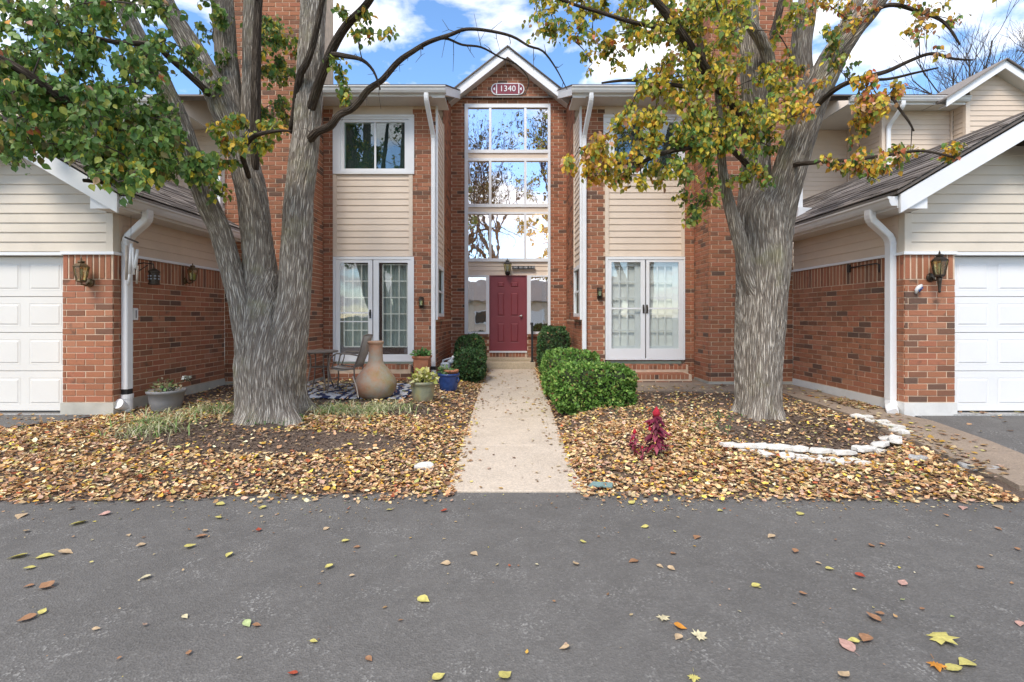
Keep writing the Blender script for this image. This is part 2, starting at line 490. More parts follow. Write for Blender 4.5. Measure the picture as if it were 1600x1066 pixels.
M['eglass'] = make_glass('foyer_glass', .62, (.85, .88, .88), .05)
M['dglass'] = make_glass('door_glass', .09, (.97, .99, .98), .04)
M['wglass'] = make_glass('window_glass', .10, (.8, .9, .88), .04)
M['lglass'] = make_glass('lantern_glass', .22, (.85, .86, .55))
def emis(name, col, s):
    m = bpy.data.materials.new(name); m.use_nodes = True
    b = m.node_tree.nodes['Principled BSDF']
    b.inputs['Base Color'].default_value = c4(col); b.inputs['Emission Color'].default_value = c4(col); b.inputs['Emission Strength'].default_value = s
    return m
M['bulb'] = emis('lit_bulb', (1.0, .60, .22), 9.0)

def make_rug():
    m, nt, b = new_mat('outdoor_rug')
    p = wpos(nt)
    wv = nd(nt, 'ShaderNodeTexWave', {'Scale': 1.5, 'Distortion': 9.0, 'Detail': 3.0, 'Detail Scale': 1.6, 'Vector': p})
    s = ramp(nt, wv.outputs['Fac'], [(.47, (.020,.030,.085)), (.53, (.55,.56,.58))])
    g = ramp(nt, noise_n(nt, p, 120, 3), [(.3, .75), (.7, 1.15)])
    nt.links.new(mixc(nt, 1.0, s, g, 'MULTIPLY'), b.inputs['Base Color']); b.inputs['Roughness'].default_value = .9
    return m
M['rug'] = make_rug()
def make_chim():
    m, nt, b = new_mat('weathered_clay')
    p = wpos(nt)
    sp = nd(nt, 'ShaderNodeSeparateXYZ', {0: p})
    c = ramp(nt, noise_n(nt, p, 5, 6, .7), [(.3, (.36,.17,.10)), (.55, (.45,.25,.16)), (.75, (.40,.31,.24))])
    gr = ramp(nt, noise_n(nt, p, 3.2, 6, .7), [(.42, 0), (.62, .8)])
    side = nd(nt, 'ShaderNodeMapRange', {'Value': sp.outputs[0], 'From Min': -2.25, 'From Max': -1.75})
    mm = nd(nt, 'ShaderNodeMath', {0: gr, 1: side.outputs[0]}, operation='MULTIPLY')
    c = mixc(nt, mm.outputs[0], c, (.24,.25,.06))
    gy = ramp(nt, noise_n(nt, p, 6, 8, .8), [(.44, 0), (.62, .75)])
    c = mixc(nt, gy, c, (.33,.33,.28))
    nt.links.new(c, b.inputs['Base Color']); b.inputs['Roughness'].default_value = .9
    bump(nt, b, noise_n(nt, p, 60, 5, .7), .3, .005)
    return m
M['chim'] = make_chim()
def make_gpot():
    m, nt, b = new_mat('mossy_ceramic')
    p = wpos(nt)
    c = ramp(nt, noise_n(nt, p, 7, 6, .7), [(.3, (.15,.17,.12)), (.5, (.24,.25,.17)), (.7, (.30,.27,.10))])
    c = mixc(nt, ramp(nt, noise_n(nt, p, 4, 5, .7), [(.5, 0), (.66, .7)]), c, (.27,.17,.11))
    nt.links.new(c, b.inputs['Base Color']); b.inputs['Roughness'].default_value = .55
    return m
M['gpot'] = make_gpot()
# ---------------------------------------------------------------- ground, road, walks
def edge_y(x):                       # where the asphalt meets the planting beds
    return 4.57 - .22 * smooth01(.6, 4.5, abs(x)) + .03 * math.sin(x * 2.3) + .02 * math.sin(x * 5.1 + 1)
def prof(y):
    return float(np.interp(y, [4.4, 4.62, 5.0, 5.8, 6.65, 7.0, 8.0, 10.0, 12.6], [-.03, .015, .09, .20, .275, .305, .325, .345, .35]))
def walkz(y):
    return float(np.interp(y, [4.57, 12.0], [.006, .346]))
def bedz(x, y):
    e = edge_y(x)
    z = prof(y + (4.57 - e))
    w = smooth01(.55, 1.35, abs(x - .05))
    z = (walkz(y) - .012) * (1 - w) + z * w
    if y < e + .06: z = min(z, (y - e) * .3)
    z -= .03 * smooth01(4.38, 4.6, x)
    return z + .018 * mnoise.noise(Vector((x * 1.7, y * 1.7, 0))) * smooth01(0, .5, y - e)

def grid(name, m, xs, ys, zf, kind='structure', **kw):
    b = MB(); nx, ny = len(xs), len(ys)
    b.v = [(x, y, zf(x, y)) for y in ys for x in xs]
    b.f = [(j*nx + i, j*nx + i + 1, (j+1)*nx + i + 1, (j+1)*nx + i) for j in range(ny - 1) for i in range(nx - 1)]
    return b.build(name, m, None, kind, smooth=True, **kw)

def far_z(x, y): return -.08
grid('terrain', M['ground'], np.linspace(-900, 900, 9), np.linspace(-900, 900, 9), far_z)
road = grid('road', M['asphalt'], np.linspace(-40, 40, 81), np.concatenate([np.linspace(-7, 0, 8), np.linspace(.2, 5.0, 33)]),
            lambda x, y: .006 * mnoise.noise(Vector((x * .8, y * .8, 5))) * smooth01(0, 1, 4.3 - y))
ys = np.linspace(4.2, 12.7, 86)
def bed_grid(name, x0, x1, label=None):
    return grid(name, M['mulch'], np.linspace(x0, x1, int(abs(x1 - x0) / .1)), ys, lambda x, y: bedz(x, y) if y > 4.25 else -.05)
bed_grid('planting_bed', -9.0, -.5)
bed_grid('planting_bed', .6, 5.4)

# right driveway ramp and the little one at the left garage
def drive(name, x0, x1, y0, zofs):
    xs = np.linspace(x0, x1, 16); yy = np.linspace(y0, 6.9, 14)
    return grid(name, M['asphalt'], xs, yy, lambda x, y: max(.004, prof(y + .1)) + zofs)
drive('driveway', 5.36, 12.0, 4.3, .012)
b = MB()
for j in range(9):
    y = 5.6 + j * .16
    xe = -5.42 - max(0, 6.55 - y) * 1.35
    for i in range(9):
        t = i / 8
        x = xe * (1 - t) + -12 * t
        b.v.append((x, y, prof(y + .05) + .03))
b.f = [(j*9+i+1, j*9+i, (j+1)*9+i, (j+1)*9+i+1) for j in range(8) for i in range(8)]
b.build('driveway', M['asphalt'], None, 'structure', smooth=True)

# front walk: six poured slabs
walk = link(bpy.data.objects.new('walkway', None), None, (0, 4.57, 0), 'structure')
joints = [4.57, 5.95, 7.18, 8.40, 9.62, 10.82, 11.97]
for k in range(6):
    y0, y1 = joints[k] + (.007 if k else 0), joints[k + 1] - .007
    n = 8 if k == 0 else 2
    poly_l, poly_r = [], []
    for i in range(n):
        y = y0 + (y1 - y0) * i / (n - 1)
        fl = smooth01(5.15, 4.57, y) if k == 0 else 0
        poly_l.append((-.55 - .03 * fl, y, walkz(y) + .012)); poly_r.append((.66 + .10 * fl ** 1.5, y, walkz(y) + .012))
    poly = poly_l + poly_r[::-1]
    MB().prism(poly[::-1], (0, 0, -.12), (0, 0, random.uniform(-.003, .003))).build('slab', M['walk'], walk, bevel=.006)

# stained concrete walk along the right garage and the small patio before the white doors
swalk = link(bpy.data.objects.new('side_walk', None), None, (4.9, 6.6, .25), 'structure')
cuts = [4.55, 5.3, 6.35, 7.4, 8.42]
for k in range(4):
    y0, y1 = cuts[k] + .004, cuts[k + 1] - .004
    nn = 5; L, R = [], []
    for i in range(nn):
        y = y0 + (y1 - y0) * i / (nn - 1)
        xl = 4.50 + .12 * smooth01(5.6, 4.6, y) + .02 * math.sin(y * 7); xr = 5.35 if y < 6.6 else 5.20
        z = max(.004, prof(y + .25)) + .018
        L.append((xl, y, z)); R.append((xr, y, z))
    bm = MB()
    for i in range(nn - 1):
        bm.prism([L[i], R[i], R[i+1], L[i+1]], (0, 0, -.1), (0, 0, 0))
    bm.build('slab', M['walk2'], swalk)
bx('slab', M['walk2'], swalk, 2.15, 3.66, 8.43, 9.98, .2, .362)
bx('slab', M['walk2'], swalk, 3.67, 5.20, 8.43, 9.24, .2, .357)
# ---------------------------------------------------------------- brick, siding, shingle generators
BL, BH, BJ = .244, .0713, .0100
_bm = {}
def brick_mesh(L, H, u, n):
    key = (round(L, 2), round(H, 3), tuple(round(c, 2) for c in u), tuple(round(c, 2) for c in n))
    if key not in _bm:
        u = Vector(u); n = Vector(n); z = Vector((0, 0, 1)); L = key[0]
        b = MB()
        def P(a, c, d): return u * a + n * c + z * d
        hl, hh, e = L / 2, H / 2, .003
        b.v = [tuple(P(*q)) for q in [(-hl,-.02,-hh),(hl,-.02,-hh),(hl,-.02,hh),(-hl,-.02,hh),
               (-hl,.004,-hh),(hl,.004,-hh),(hl,.004,hh),(-hl,.004,hh),
               (-hl+e,.007,-hh+e),(hl-e,.007,-hh+e),(hl-e,.007,hh-e),(-hl+e,.007,hh-e)]]
        fs = [(8,9,10,11)]
        for i in range(4):
            j = (i + 1) % 4
            fs += [(4+i, 4+j, 8+j, 8+i), (i, j, 4+j, 4+i)]
        if u.cross(z).dot(n) < 0: pass
        else: pass
        if (u.cross(z)).dot(n) < 0: fs = [f[::-1] for f in fs]
        b.f = fs
        me = bpy.data.meshes.new('brick'); me.from_pydata(b.v, [], b.f); me.materials.append(M['brick']); me.update()
        _bm[key] = (me, b.v, b.f)
    return _bm[key]

def lay(spans, org, u, n, parent, joined=None):
    """spans: (u centre, z centre, length, height). joined: an MB that takes the bricks, else one object each"""
    u = Vector(u); n = Vector(n); org = Vector(org)
    for (uc, zc, L, H) in spans:
        me, v, f = brick_mesh(L, H, u, n)
        p = org + u * uc + Vector((0, 0, zc - org.z)) + n * random.uniform(-.0025, .0025)
        if joined is None:
            share('brick', me, parent, p, rot=(random.uniform(-.006, .006), random.uniform(-.006, .006), random.uniform(-.004, .004)))
        else:
            joined.add([Vector(q) + p for q in v], f)

def courses(z0, z1, urange, holes=(), phase=0.0, top_soldier=False):
    """running bond; returns spans"""
    out = []; step = BH + BJ; z = z0 + BJ; k = 0
    ztop = z1 - (.254 if top_soldier else 0)
    while z + BH <= ztop + .002:
        zc = z + BH / 2
        a, b_ = urange(zc)
        segs = [(a, b_)]
        for (h0, h1, g0, g1) in holes:
            if g0 - BH * .4 < zc < g1 + BH * .4:
                ns = []
                for (p, q) in segs:
                    if h1 <= p or h0 >= q: ns.append((p, q)); continue
                    if h0 - p > .03: ns.append((p, h0))
                    if q - h1 > .03: ns.append((h1, q))
                segs = ns
        off = phase + (.5 if k % 2 else 0) * (BL + BJ)
        for (p, q) in segs:
            i0 = math.floor((p - off) / (BL + BJ))
            i1 = math.ceil((q - off) / (BL + BJ))
            for i in range(i0, i1 + 1):
                l = max(p, off + i * (BL + BJ)); r = min(q, off + i * (BL + BJ) + BL)
                if r - l > .035: out.append(((l + r) / 2, zc, r - l, BH))
        z += step; k += 1
    if top_soldier:
        a, b_ = urange(z1)
        x = a; zc = z + (z1 - z) / 2
        while x + BH <= b_ + .02:
            out.append((x + BH / 2, zc, BH - .008, z1 - z - .004)); x += BH + BJ
    return out

def siding(parent, name, m, org, u, n, z0, z1, urange, ex=.127, back=.06):
    """lap siding: every board an object under one backing panel"""
    u = Vector(u); n = Vector(n); org = Vector(org); Z = Vector((0, 0, 1))
    def P(a, c, z): return Vector((org.x, org.y, 0)) + u * a + n * c + Z * z
    k = int(math.ceil((z1 - z0) / ex - .05))
    a, b_ = urange(z0)
    bk = MB()
    rows = [z0 + (z1 - z0) * i / 12 for i in range(13)]
    for i in range(12):
        a0, b0 = urange(rows[i]); a1, b1 = urange(rows[i + 1])
        if b0 - a0 < .01: continue
        bk.prism([P(a0, 0, rows[i]), P(b0, 0, rows[i]), P(b1, 0, rows[i+1]), P(a1, 0, rows[i+1])], n * -back, n * 0)
    root = bk.build(name, m, parent)
    for i in range(k):
        za = z0 + i * ex; zb = min(z1, za + ex)
        a, b_ = urange(za); a2, b2 = urange(zb)
        a = min(a, a2); b_ = max(b_, b2)
        if b_ - a < .03: continue
        poly = [P(a, .001, za + .001), P(a, .016, za + .002), P(a, .0175, za + .010), P(a, .004, zb + .004), P(a, .001, zb + .004)]
        MB().prism(poly, u * 0, u * (b_ - a)).build('siding_board', m, root)
    return root

_sh = {}
def shingles(parent, p0, along, up, length, run, exposure=.145):
    """laminated shingles, each an object: rows along `along`, stacked up `up`"""
    along = Vector(along).normalized(); up = Vector(up).normalized(); p0 = Vector(p0)
    nrm = along.cross(up).normalized()
    if nrm.z < 0: nrm = -nrm
    rows = int(run / exposure) + 1
    for r in range(rows):
        x = -random.uniform(0, .3)
        while x < length:
            L = random.choice((.26, .34, .42, .5))
            a, b_ = max(0, x), min(length, x + L)
            if b_ - a > .04:
                th = random.choice((.007, .007, .012))
                key = (round(b_ - a, 2), th, tuple(round(c, 3) for c in along), tuple(round(c, 3) for c in up))
                if key not in _sh:
                    w = key[0] - .006; e = exposure + .05
                    m = MB()
                    lo = nrm * .010
                    m.prism([lo, along * w + lo, along * w + up * e, up * e], nrm * 0, nrm * th)
                    me = bpy.data.meshes.new('shingle'); me.from_pydata(m.v, [], m.f); me.materials.append(M['shingle']); me.update()
                    _sh[key] = me
                q = p0 + along * a + up * min(r * exposure, max(0, run - exposure - .05)) + nrm * .004
                share('shingle', _sh[key], parent, q)
            x += L

def kgutter(parent, p, q, inward, name='gutter'):
    """K-style gutter from p to q (top back edge); inward points to the wall"""
    p = Vector(p); q = Vector(q); n = -Vector(inward); Z = Vector((0, 0, 1))
    pr = [(0, 0), (.125, 0), (.125, -.022), (.108, -.035), (.100, -.075), (.078, -.115), (0, -.115)]
    return MB().prism([p + n * a + Z * c for a, c in pr], (0, 0, 0), q - p).build(name, M['gutter'], parent)

def downspout(parent, pts, w=.085, d=.06, side=(0, 1, 0), mat='white', name='downspout'):
    """rectangular pipe through pts with ribbed elbows at the bends"""
    pts = [Vector(p) for p in pts]
    path = [pts[0]]
    for i in range(1, len(pts) - 1):
        a, c, e = pts[i-1], pts[i], pts[i+1]
        r = min(.10, (c - a).length * .45, (e - c).length * .45)
        s = c + (a - c).normalized() * r; t = c + (e - c).normalized() * r
        for k in range(7):
            f = k / 6
            path.append(s * (1-f)**2 + c * 2 * f * (1-f) + t * f**2)
    path.append(pts[-1])
    b = MB(); side = Vector(side); n = 8
    prev = None
    for i, p in enumerate(path):
        dr = (path[min(i+1, len(path)-1)] - path[max(i-1, 0)]).normalized()
        u = side; v = dr.cross(u).normalized(); u = v.cross(dr).normalized()
        s = 1.0 + (.07 if (0 < i < len(path)-1 and i % 2) else 0)
        c = .012
        for (a, e) in ((-w/2+c, -d/2), (w/2-c, -d/2), (w/2, -d/2+c), (w/2, d/2-c), (w/2-c, d/2), (-w/2+c, d/2), (-w/2, d/2-c), (-w/2, -d/2+c)):
            b.v.append(tuple(p + (u * a + v * e) * s))
    m = len(path)
    for i in range(m - 1):
        for k in range(n):
            k2 = (k+1) % n
            b.f.append((i*n+k, i*n+k2, (i+1)*n+k2, (i+1)*n+k))
    b.f.append(tuple(range(n))[::-1]); b.f.append(tuple((m-1)*n + k for k in range(n)))
    return b.build(name, M[mat], parent)

X0, X1, Y0_ = Vector((1, 0, 0)), Vector((-1, 0, 0)), Vector((0, -1, 0))
FRONT = (0, -1, 0)

# ================================================================ the townhouse in the middle
house = thing('townhouse', (0, 11, .3), 'two-storey red brick and beige siding townhouse with tall glazed gabled entry and red door', 'house')
FY, EY = 10.0, 12.6
SOF = 5.79
rest = MB()                                  # bricks past the 300 that show largest
def wall_core(x0, x1, y0, y1, z0, z1):
    return bx('brick_wall', M['mortar'], house, x0, x1, y0, y1, z0, z1)
for s in (-1, 1):
    # pier beside the recess: its bricks are single parts
    pc = wall_core(s * 1.45, s * 1.91, FY, FY + .25, .30, SOF)
    u = X0
    lay(courses(.36, SOF, lambda z: (0, .46), phase=(.07 if s < 0 else .19)), (min(s * 1.45, s * 1.91), FY, 0), u, FRONT, pc)
    # strip between doors and chimney, chimney breast
    wall_core(s * 3.50, s * 3.69, FY, FY + .2, .30, SOF)
    lay(courses(.36, SOF, lambda z: (0, .19)), (min(s * 3.5, s * 3.69), FY, 0), u, FRONT, None, rest)
    wall_core(s * 3.70, s * 5.238, 9.27, 10.6, .38, 8.8)
    lay(courses(.40, 8.8, lambda z: (0, 1.548), phase=.05), (min(s * 3.69, s * 5.238), 9.27, 0), u, FRONT, None, rest)
    nx = (-s, 0, 0)
    lay(courses(.40, 8.8, lambda z: (0, .735), phase=.05), (s * 3.70, 9.262, 0), (0, 1, 0), nx, None, rest)
    bx('chimney_foundation', M['fdn'], house, s * 3.68, s * 5.222, 9.252, 10, .1, .398)
    bx('chimney_cap', M['fdn'], house, s * 3.62, s * 5.30, 9.18, 10.68, 8.805, 8.93)
    # recess side wall: brick behind, brick below the side window, siding above it
    wall_core(s * 1.45, s * 1.70, 10.252, EY + .2, .2, 1.53)
    wall_core(s * 1.45, s * 1.70, 11.05, EY + .2, 1.531, 6.6)
    nn = (-s, 0, 0)
    zt = lambda y: SOF + (y - 9.6) * .4167
    sp = courses(.36, 1.53, lambda z: (0, 2.6), phase=.0)
    lay(sp, (s * 1.45, 10.0, 0), (0, 1, 0), nn, None, rest)
    sp = [q for q in courses(1.53, 7.0, lambda z: (1.05, 2.6), phase=.0) if q[1] + BH / 2 < zt(10 + q[0] - .1)]
    lay(sp, (s * 1.45, 10.0, 0), (0, 1, 0), nn, None, rest)
    sd = siding(house, 'recess_siding', M['siding'], (s * 1.45, 10.0, 0), (0, 1, 0), nn, 2.66, 5.80, lambda z: (.06, .98))
    bx('corner_board', M['siding'], house, s * 1.42, s * 1.46, 10.981, 11.05, 1.54, 5.82)
    bx('corner_board', M['white'], house, s * 1.415, s * 1.452, 9.985, 10.06, 1.54, SOF)
    # side window in the recess
    w = MB(); xw = s * 1.42
    for (a, b_, c, d) in ((10.06, 10.14, 1.60, 2.655), (10.90, 10.98, 1.60, 2.655), (10.14, 10.90, 1.60, 1.67), (10.14, 10.90, 2.58, 2.655)):
        w.box(s * 1.415, s * 1.47, a, b_, c, d)
    wf = w.build('side_window', M['white'], house)
    bx('pane', M['dglass'], wf, s * 1.440, s * 1.444, 10.14, 10.90, 1.67, 2.58)
    bx('meeting_rail', M['white'], wf, s * 1.425, s * 1.439, 10.14, 10.90, 2.10, 2.14)
    bx('window_backing', M['curtain'], wf, s * 1.50, s * 1.69, 10.26, 11.04, 1.54, 5.7)
    bx('sill', M['brick'], wf, s * 1.385, s * 1.46, 10.02, 11.03, 1.54, 1.597)
    # siding panel, trim board over the upper window
    siding(house, 'siding_panel', M['siding'], (min(s * 1.99, s * 3.43), FY + .02, 0), X0, FRONT, 2.80, 4.43, lambda z: (0, 1.44))
    for xa, xb in ((1.912, 1.99), (3.43, 3.498)):
        bx('corner_board', M['siding'], house, s * xa, s * xb, FY - .015, FY + .06, 2.80, 4.43)
    bx('frieze_board', M['siding'], house, s * 1.912, s * 3.498, FY - .004, FY + .1, 5.615, SOF)
    # upper window
    if True:
        cx0, cx1 = min(s * 3.495, s * 1.88), max(s * 3.495, s * 1.88)
        zb, ztp = 4.435, 5.612
        gx0, gx1 = (-3.27, -2.07) if s < 0 else (2.10, 3.28)
        fr = MB()
        fr.box(cx0, gx0 - .08, FY - .03, FY + .1, zb, ztp); fr.box(gx1 + .08, cx1, FY - .03, FY + .1, zb, ztp)
        fr.box(gx0 - .08, gx1 + .08, FY - .03, FY + .1, zb, 4.50); fr.box(gx0 - .08, gx1 + .08, FY - .03, FY + .1, 5.52, ztp)
        wf = fr.build('upper_window', M['white'], house)
        fr = MB()
        fr.box(gx0 - .078, gx0, FY - .012, FY + .09, 4.502, 5.518); fr.box(gx1, gx1 + .078, FY - .012, FY + .09, 4.502, 5.518)
        fr.box(gx0, gx1, FY - .012, FY + .09, 4.502, 4.545); fr.box(gx0, gx1, FY - .012, FY + .09, 5.465, 5.518)
        fr.build('sash_frame', M['white'], wf)
        gm = (gx0 + gx1) / 2 + .01
        bx('sash_divider', M['white'], wf, gm - .018, gm + .018, FY + .004, FY + .03, 4.545, 5.465)
        bx('head_trim', M['white'], wf, cx0, cx1, FY - .05, FY - .031, 5.56, 5.605)
        bx('pane', M['wglass'], wf, gx0, gm - .018, FY + .012, FY + .017, 4.545, 5.465)
        bx('pane', M['wglass'], wf, gm + .018, gx1, FY + .012, FY + .017, 4.545, 5.465)
        bx('window_backing', M['dark_backing'], wf, gx0 - .07, gx1 + .07, FY + .092, FY + .12, 4.45, 5.56)  # near-black sheet stands in for the unlit room behind the panes
        bx('inner_wall', M['darkroom'], house, cx0, cx1, FY + .13, FY + .2, .7, SOF)
    # soffit, fascia, gutter, roof edge
    sf = bx('soffit', M['soffit'], house, s * 1.22, s * 3.69, 9.56, FY + .2, SOF, SOF + .02)
    for k in range(9):
        xk = 1.5 + k * .25
        bx('soffit_seam', M['soffit'], sf, s * xk, s * (xk + .008), 9.57, FY, SOF - .005, SOF - .001)
    bx('fascia', M['white'], house, s * 1.215, s * 3.69, 9.538, 9.559, SOF - .005, SOF + .17)
    kgutter(house, (s * 1.19, 9.537, SOF + .15), (s * 3.69, 9.537, SOF + .15), (0, 1, 0))
    dx = s * 1.495
    downspout(house, [(s * 1.56, 9.49, SOF + .05), (s * 1.56, 9.49, SOF - .08), (dx, 9.95, SOF - .62), (dx, 9.95, .62)], side=(1, 0, 0))
    bx('pipe_boot', M['black'], house, dx - .05, dx + .05, 9.912, 9.988, .55, .62)
    MB().tube([(dx, 9.95, .25), (dx, 9.95, .55)], .05, 14).build('drain_pipe', M['pvc'], house, smooth=True)
    # roof of the main block, white rake board beside the recess
    dy = 4.9; rz0 = SOF + .175
    up = Vector((0, 1, .4167)).normalized()
    xe0, xe1 = min(s * 1.19, s * 5.5), max(s * 1.19, s * 5.5)
    rf = MB().prism([(xe0, 9.50, rz0), (xe1, 9.50, rz0), (xe1, 9.50 + dy, rz0 + dy * .4167), (xe0, 9.50 + dy, rz0 + dy * .4167)], (0, 0, 0), (0, 0, .03)).build('roof', M['shingle'], house)
    MB().prism([(s * 1.20, 9.545, SOF + .02), (s * 1.20, 9.545, rz0 + .018), (s * 1.20, 12.45, rz0 + .018 + 2.905 * .4167), (s * 1.20, 12.45, SOF + .0 + 2.905 * .4167)], (0, 0, 0), (s * .02, 0, 0)).build('rake_board', M['white'], house)
    MB().prism([(s * 1.222, 9.56, SOF + .03), (s * 1.45, 9.56, SOF + .03), (s * 1.45, 12.5, SOF + .03 + 2.94 * .4167), (s * 1.222, 12.5, SOF + .03 + 2.94 * .4167)], (0, 0, 0), (0, 0, .012)).build('rake_soffit', M['soffit'], house)
    MB().prism([(s * 1.221, 9.54, SOF - .03), (s * 1.46, 9.54, SOF - .03), (s * 1.46, 9.54, SOF + .10), (s * 1.221, 9.54, SOF + .10)], (0, 0, 0), (0, .018, 0)).build('rake_return', M['white'], house)

# ---- entry wall
WX0, WX1 = -1.107, 1.043
wall_core(-1.46, WX0, EY, EY + .2, .2, 6.93); wall_core(WX1, 1.46, EY, EY + .2, .2, 6.93)
wall_core(WX0 + .001, -.50, EY, EY + .2, .2, 1.165); wall_core(.46, WX1 - .001, EY, EY + .2, .2, 1.165)
APX, APZ, GS = -.03, 7.93, .79
MB().prism([(-1.45, EY, 6.931), (1.39, EY, 6.931), (APX, EY, APZ + .14)], (0, 0, 0), (0, .2, 0)).build('gable_wall', M['mortar'], house)
def gr(z):
    if z < 7.0: return (0, 2.9)
    h = (APZ + .10 - z) / GS
    return (max(0, APX - h + 1.45), min(2.9, APX + h + 1.45))
lay(courses(.36, 7.98, gr, holes=[(WX0 + 1.45, WX1 + 1.45, 1.16, 6.93), (-.5 + 1.45, .46 + 1.45, .2, 1.2)], phase=.03), (-1.45, EY, 0), X0, FRONT, None, rest)
rest.build('brickwork', M['brick'], house, 'stuff')
# gable rakes and roof
for s in (-1, 1):
    def rp(h0, h1, w, y): return [(APX + s * a, y, APZ + .02 - a * GS + c) for a, c in ((0, h0), (w, h0), (w, h1), (0, h1))]
    MB().prism(rp(.02, .25, 1.60, 12.30), (0, 0, 0), (0, .03, 0)).build('rake_board', M['white'], house)
    MB().prism(rp(.25, .285, 1.66, 12.26), (0, 0, 0), (0, 3.6, 0)).build('gable_roof', M['shingle'], house)
    MB().prism(rp(.03, .05, 1.58, 12.331), (0, 0, 0), (0, .27, 0)).build('rake_soffit', M['soffit'], house)
bx('ridge_wall', M['siding'], house, -5.4, 5.4, 14.4, 14.6, 3, 7.9)
MB().prism([(-1.19, 12.5, 7.05), (1.19, 12.5, 7.05), (1.19, 14.4, 8.0), (-1.19, 14.4, 8.0)], (0, 0, 0), (0, 0, .03)).build('roof', M['shingle'], house)
for s in (-1, 1):
    bx('end_wall', M['siding'], house, s * 5.2385, s * 5.25, 10.61, 14.4, .2, 6.0)
# foyer behind the glass
fo = MB()
fo.box(-1.45, 1.45, 14.9, 15.0, .5, 7.0); fo.box(-1.5, -1.45, 12.82, 14.9, .5, 7.0); fo.box(1.45, 1.5, 12.82, 14.9, .5, 7.0)
fo.box(-1.5, 1.5, 12.82, 15, .5, .7); fo.box(-1.5, 1.5, 12.82, 15, 6.95, 7.0)
fo.build('foyer', M['darkroom'], house)
for k in range(8):
    bx('stair', M['wood'], house, -1.4, -.2, 13.2 + k * .2, 14.88, .7 + k * .19, .89 + k * .19)

# ---- the tall window
win = MB()
def zz(y): return CAMZ - (y - 495) / 62.3
def xx(x): return (x - 795) / 62.3
yf = EY - .03
pz = [(zz(234.4), zz(168.8)), (zz(319), zz(252)), (zz(404), zz(335))]
win.box(WX0, xx(731.5), yf, EY + .12, zz(522), 6.925); win.box(xx(856), WX1, yf, EY + .12, zz(522), 6.925)
win.box(xx(731.5), xx(856), yf, EY + .12, zz(168.8), 6.925)
wf = win.build('tall_window', M['white'], house)
for (za, zb) in ((zz(239.5), zz(234.4)), (zz(252), zz(247.5)), (zz(324), zz(319)), (zz(335), zz(331.5)), (zz(409), zz(404))):
    bx('rail', M['white'], wf, xx(731.5), xx(856), yf + .004, EY + .1, za, zb)
for (za, zb) in ((zz(247.5), zz(239.5)), (zz(331.5), zz(324))):
    bx('spandrel', M['siding'], wf, xx(731.5), xx(856), yf + .03, EY + .1, za, zb)
for (za, zb) in pz:
    for xm in (766, 820.8):
        bx('mullion', M['white'], wf, xx(xm) - .03, xx(xm) + .03, yf + .006, EY + .09, za, zb)
    for (xa, xb) in ((731.5, 764.1), (767.9, 818.9), (822.7, 856)):
        bx('pane', M['eglass'], wf, xx(xa), xx(xb), EY + .03, EY + .036, za, zb)
siding(house, 'transom_siding', M['siding'], (xx(731.5), EY + .03, 0), X0, FRONT, zz(430.5), zz(409), lambda z: (0, xx(856) - xx(731.5)), ex=.115)
for (xa, xb, xc, xd) in ((731.5, 759.5, 759.5, 764.5), (829.4, 856, 823.5, 829.4)):
    lo = MB()
    lo.box(xx(xa), xx(xb), yf + .004, EY + .1, zz(522), zz(518.5)); lo.box(xx(xa), xx(xb), yf + .004, EY + .1, zz(433), zz(430.5))
    lo.box(xx(xc), xx(xd), yf + .004, EY + .1, zz(522), zz(430.5))
    so = lo.build('sidelight', M['white'], house)
    bx('pane', M['eglass'], so, xx(xa), xx(xb), EY + .03, EY + .036, zz(518.5), zz(433))
    bx('curtain', M['blind'], so, xx(xb) - .13 if xa > 800 else xx(xa), xx(xb) - .02 if xa > 800 else xx(xa) + .12, EY + .2, EY + .23, zz(520), zz(433))
bx('brick_sill', M['brick'], house, WX0, -.52, EY - .06, EY - .012, 1.10, 1.165)
bx('brick_sill', M['brick'], house, .48, WX1, EY - .06, EY - .012, 1.10, 1.165)

# ---- the red door
dr = thing_door = MB().box(xx(766.5), xx(821.5), EY + .005, EY + .05, zz(548.2), zz(431.5)).build('front_door', M['redpaint'], house)
jb = MB()
jb.box(xx(764.6), xx(766.4), EY - .02, EY + .1, zz(549), zz(430.6)); jb.box(xx(821.6), xx(823.4), EY - .02, EY + .1, zz(549), zz(430.6)); jb.box(xx(766.4), xx(821.6), EY - .02, EY + .1, zz(431.4), zz(430.6))
jb.build('door_frame', M['redpaint'], dr)
def panel(parent, m, x0, x1, z0, z1, y, bev=.03, deep=.018, name='panel'):
    """raised panel: a sunk groove round a field that stands proud again"""
    b = MB()
    r = [(0, .0015), (bev * .35, -.004), (bev * .75, -.004), (bev * 1.5, deep)]
    for e, h in r:
        b.v += [(x0 + e, y - h, z0 + e), (x1 - e, y - h, z0 + e), (x1 - e, y - h, z1 - e), (x0 + e, y - h, z1 - e)]
    for k in range(3):
        for i in range(4):
            j = (i + 1) % 4
            b.f.append((k*4 + i, k*4 + j, k*4 + 4 + j, k*4 + 4 + i))
    b.f.append((12, 13, 14, 15))
    return b.build(name, m, parent)
for (xa, xb) in ((776.2, 789.2), (796.8, 811.0)):
    for (ya, yb) in ((439.5, 450), (456.5, 494.5), (504, 535.5)):
        panel(dr, M['redpaint'], xx(xa), xx(xb), zz(yb), zz(ya), EY + .004, .03, .016)
kn = MB().lathe((0, 0, 0), [(.028, 0), (.028, .008), (.011, .012), (.011, .03), (.027, .04), (.03, .052), (.022, .064), (.004, .067)], 16)
kn.v = [(x + xx(814.5), EY + .005 - z, y + zz(493.8)) for x, y, z in kn.v]
kn.build('door_knob', M['steel'], dr, smooth=True)
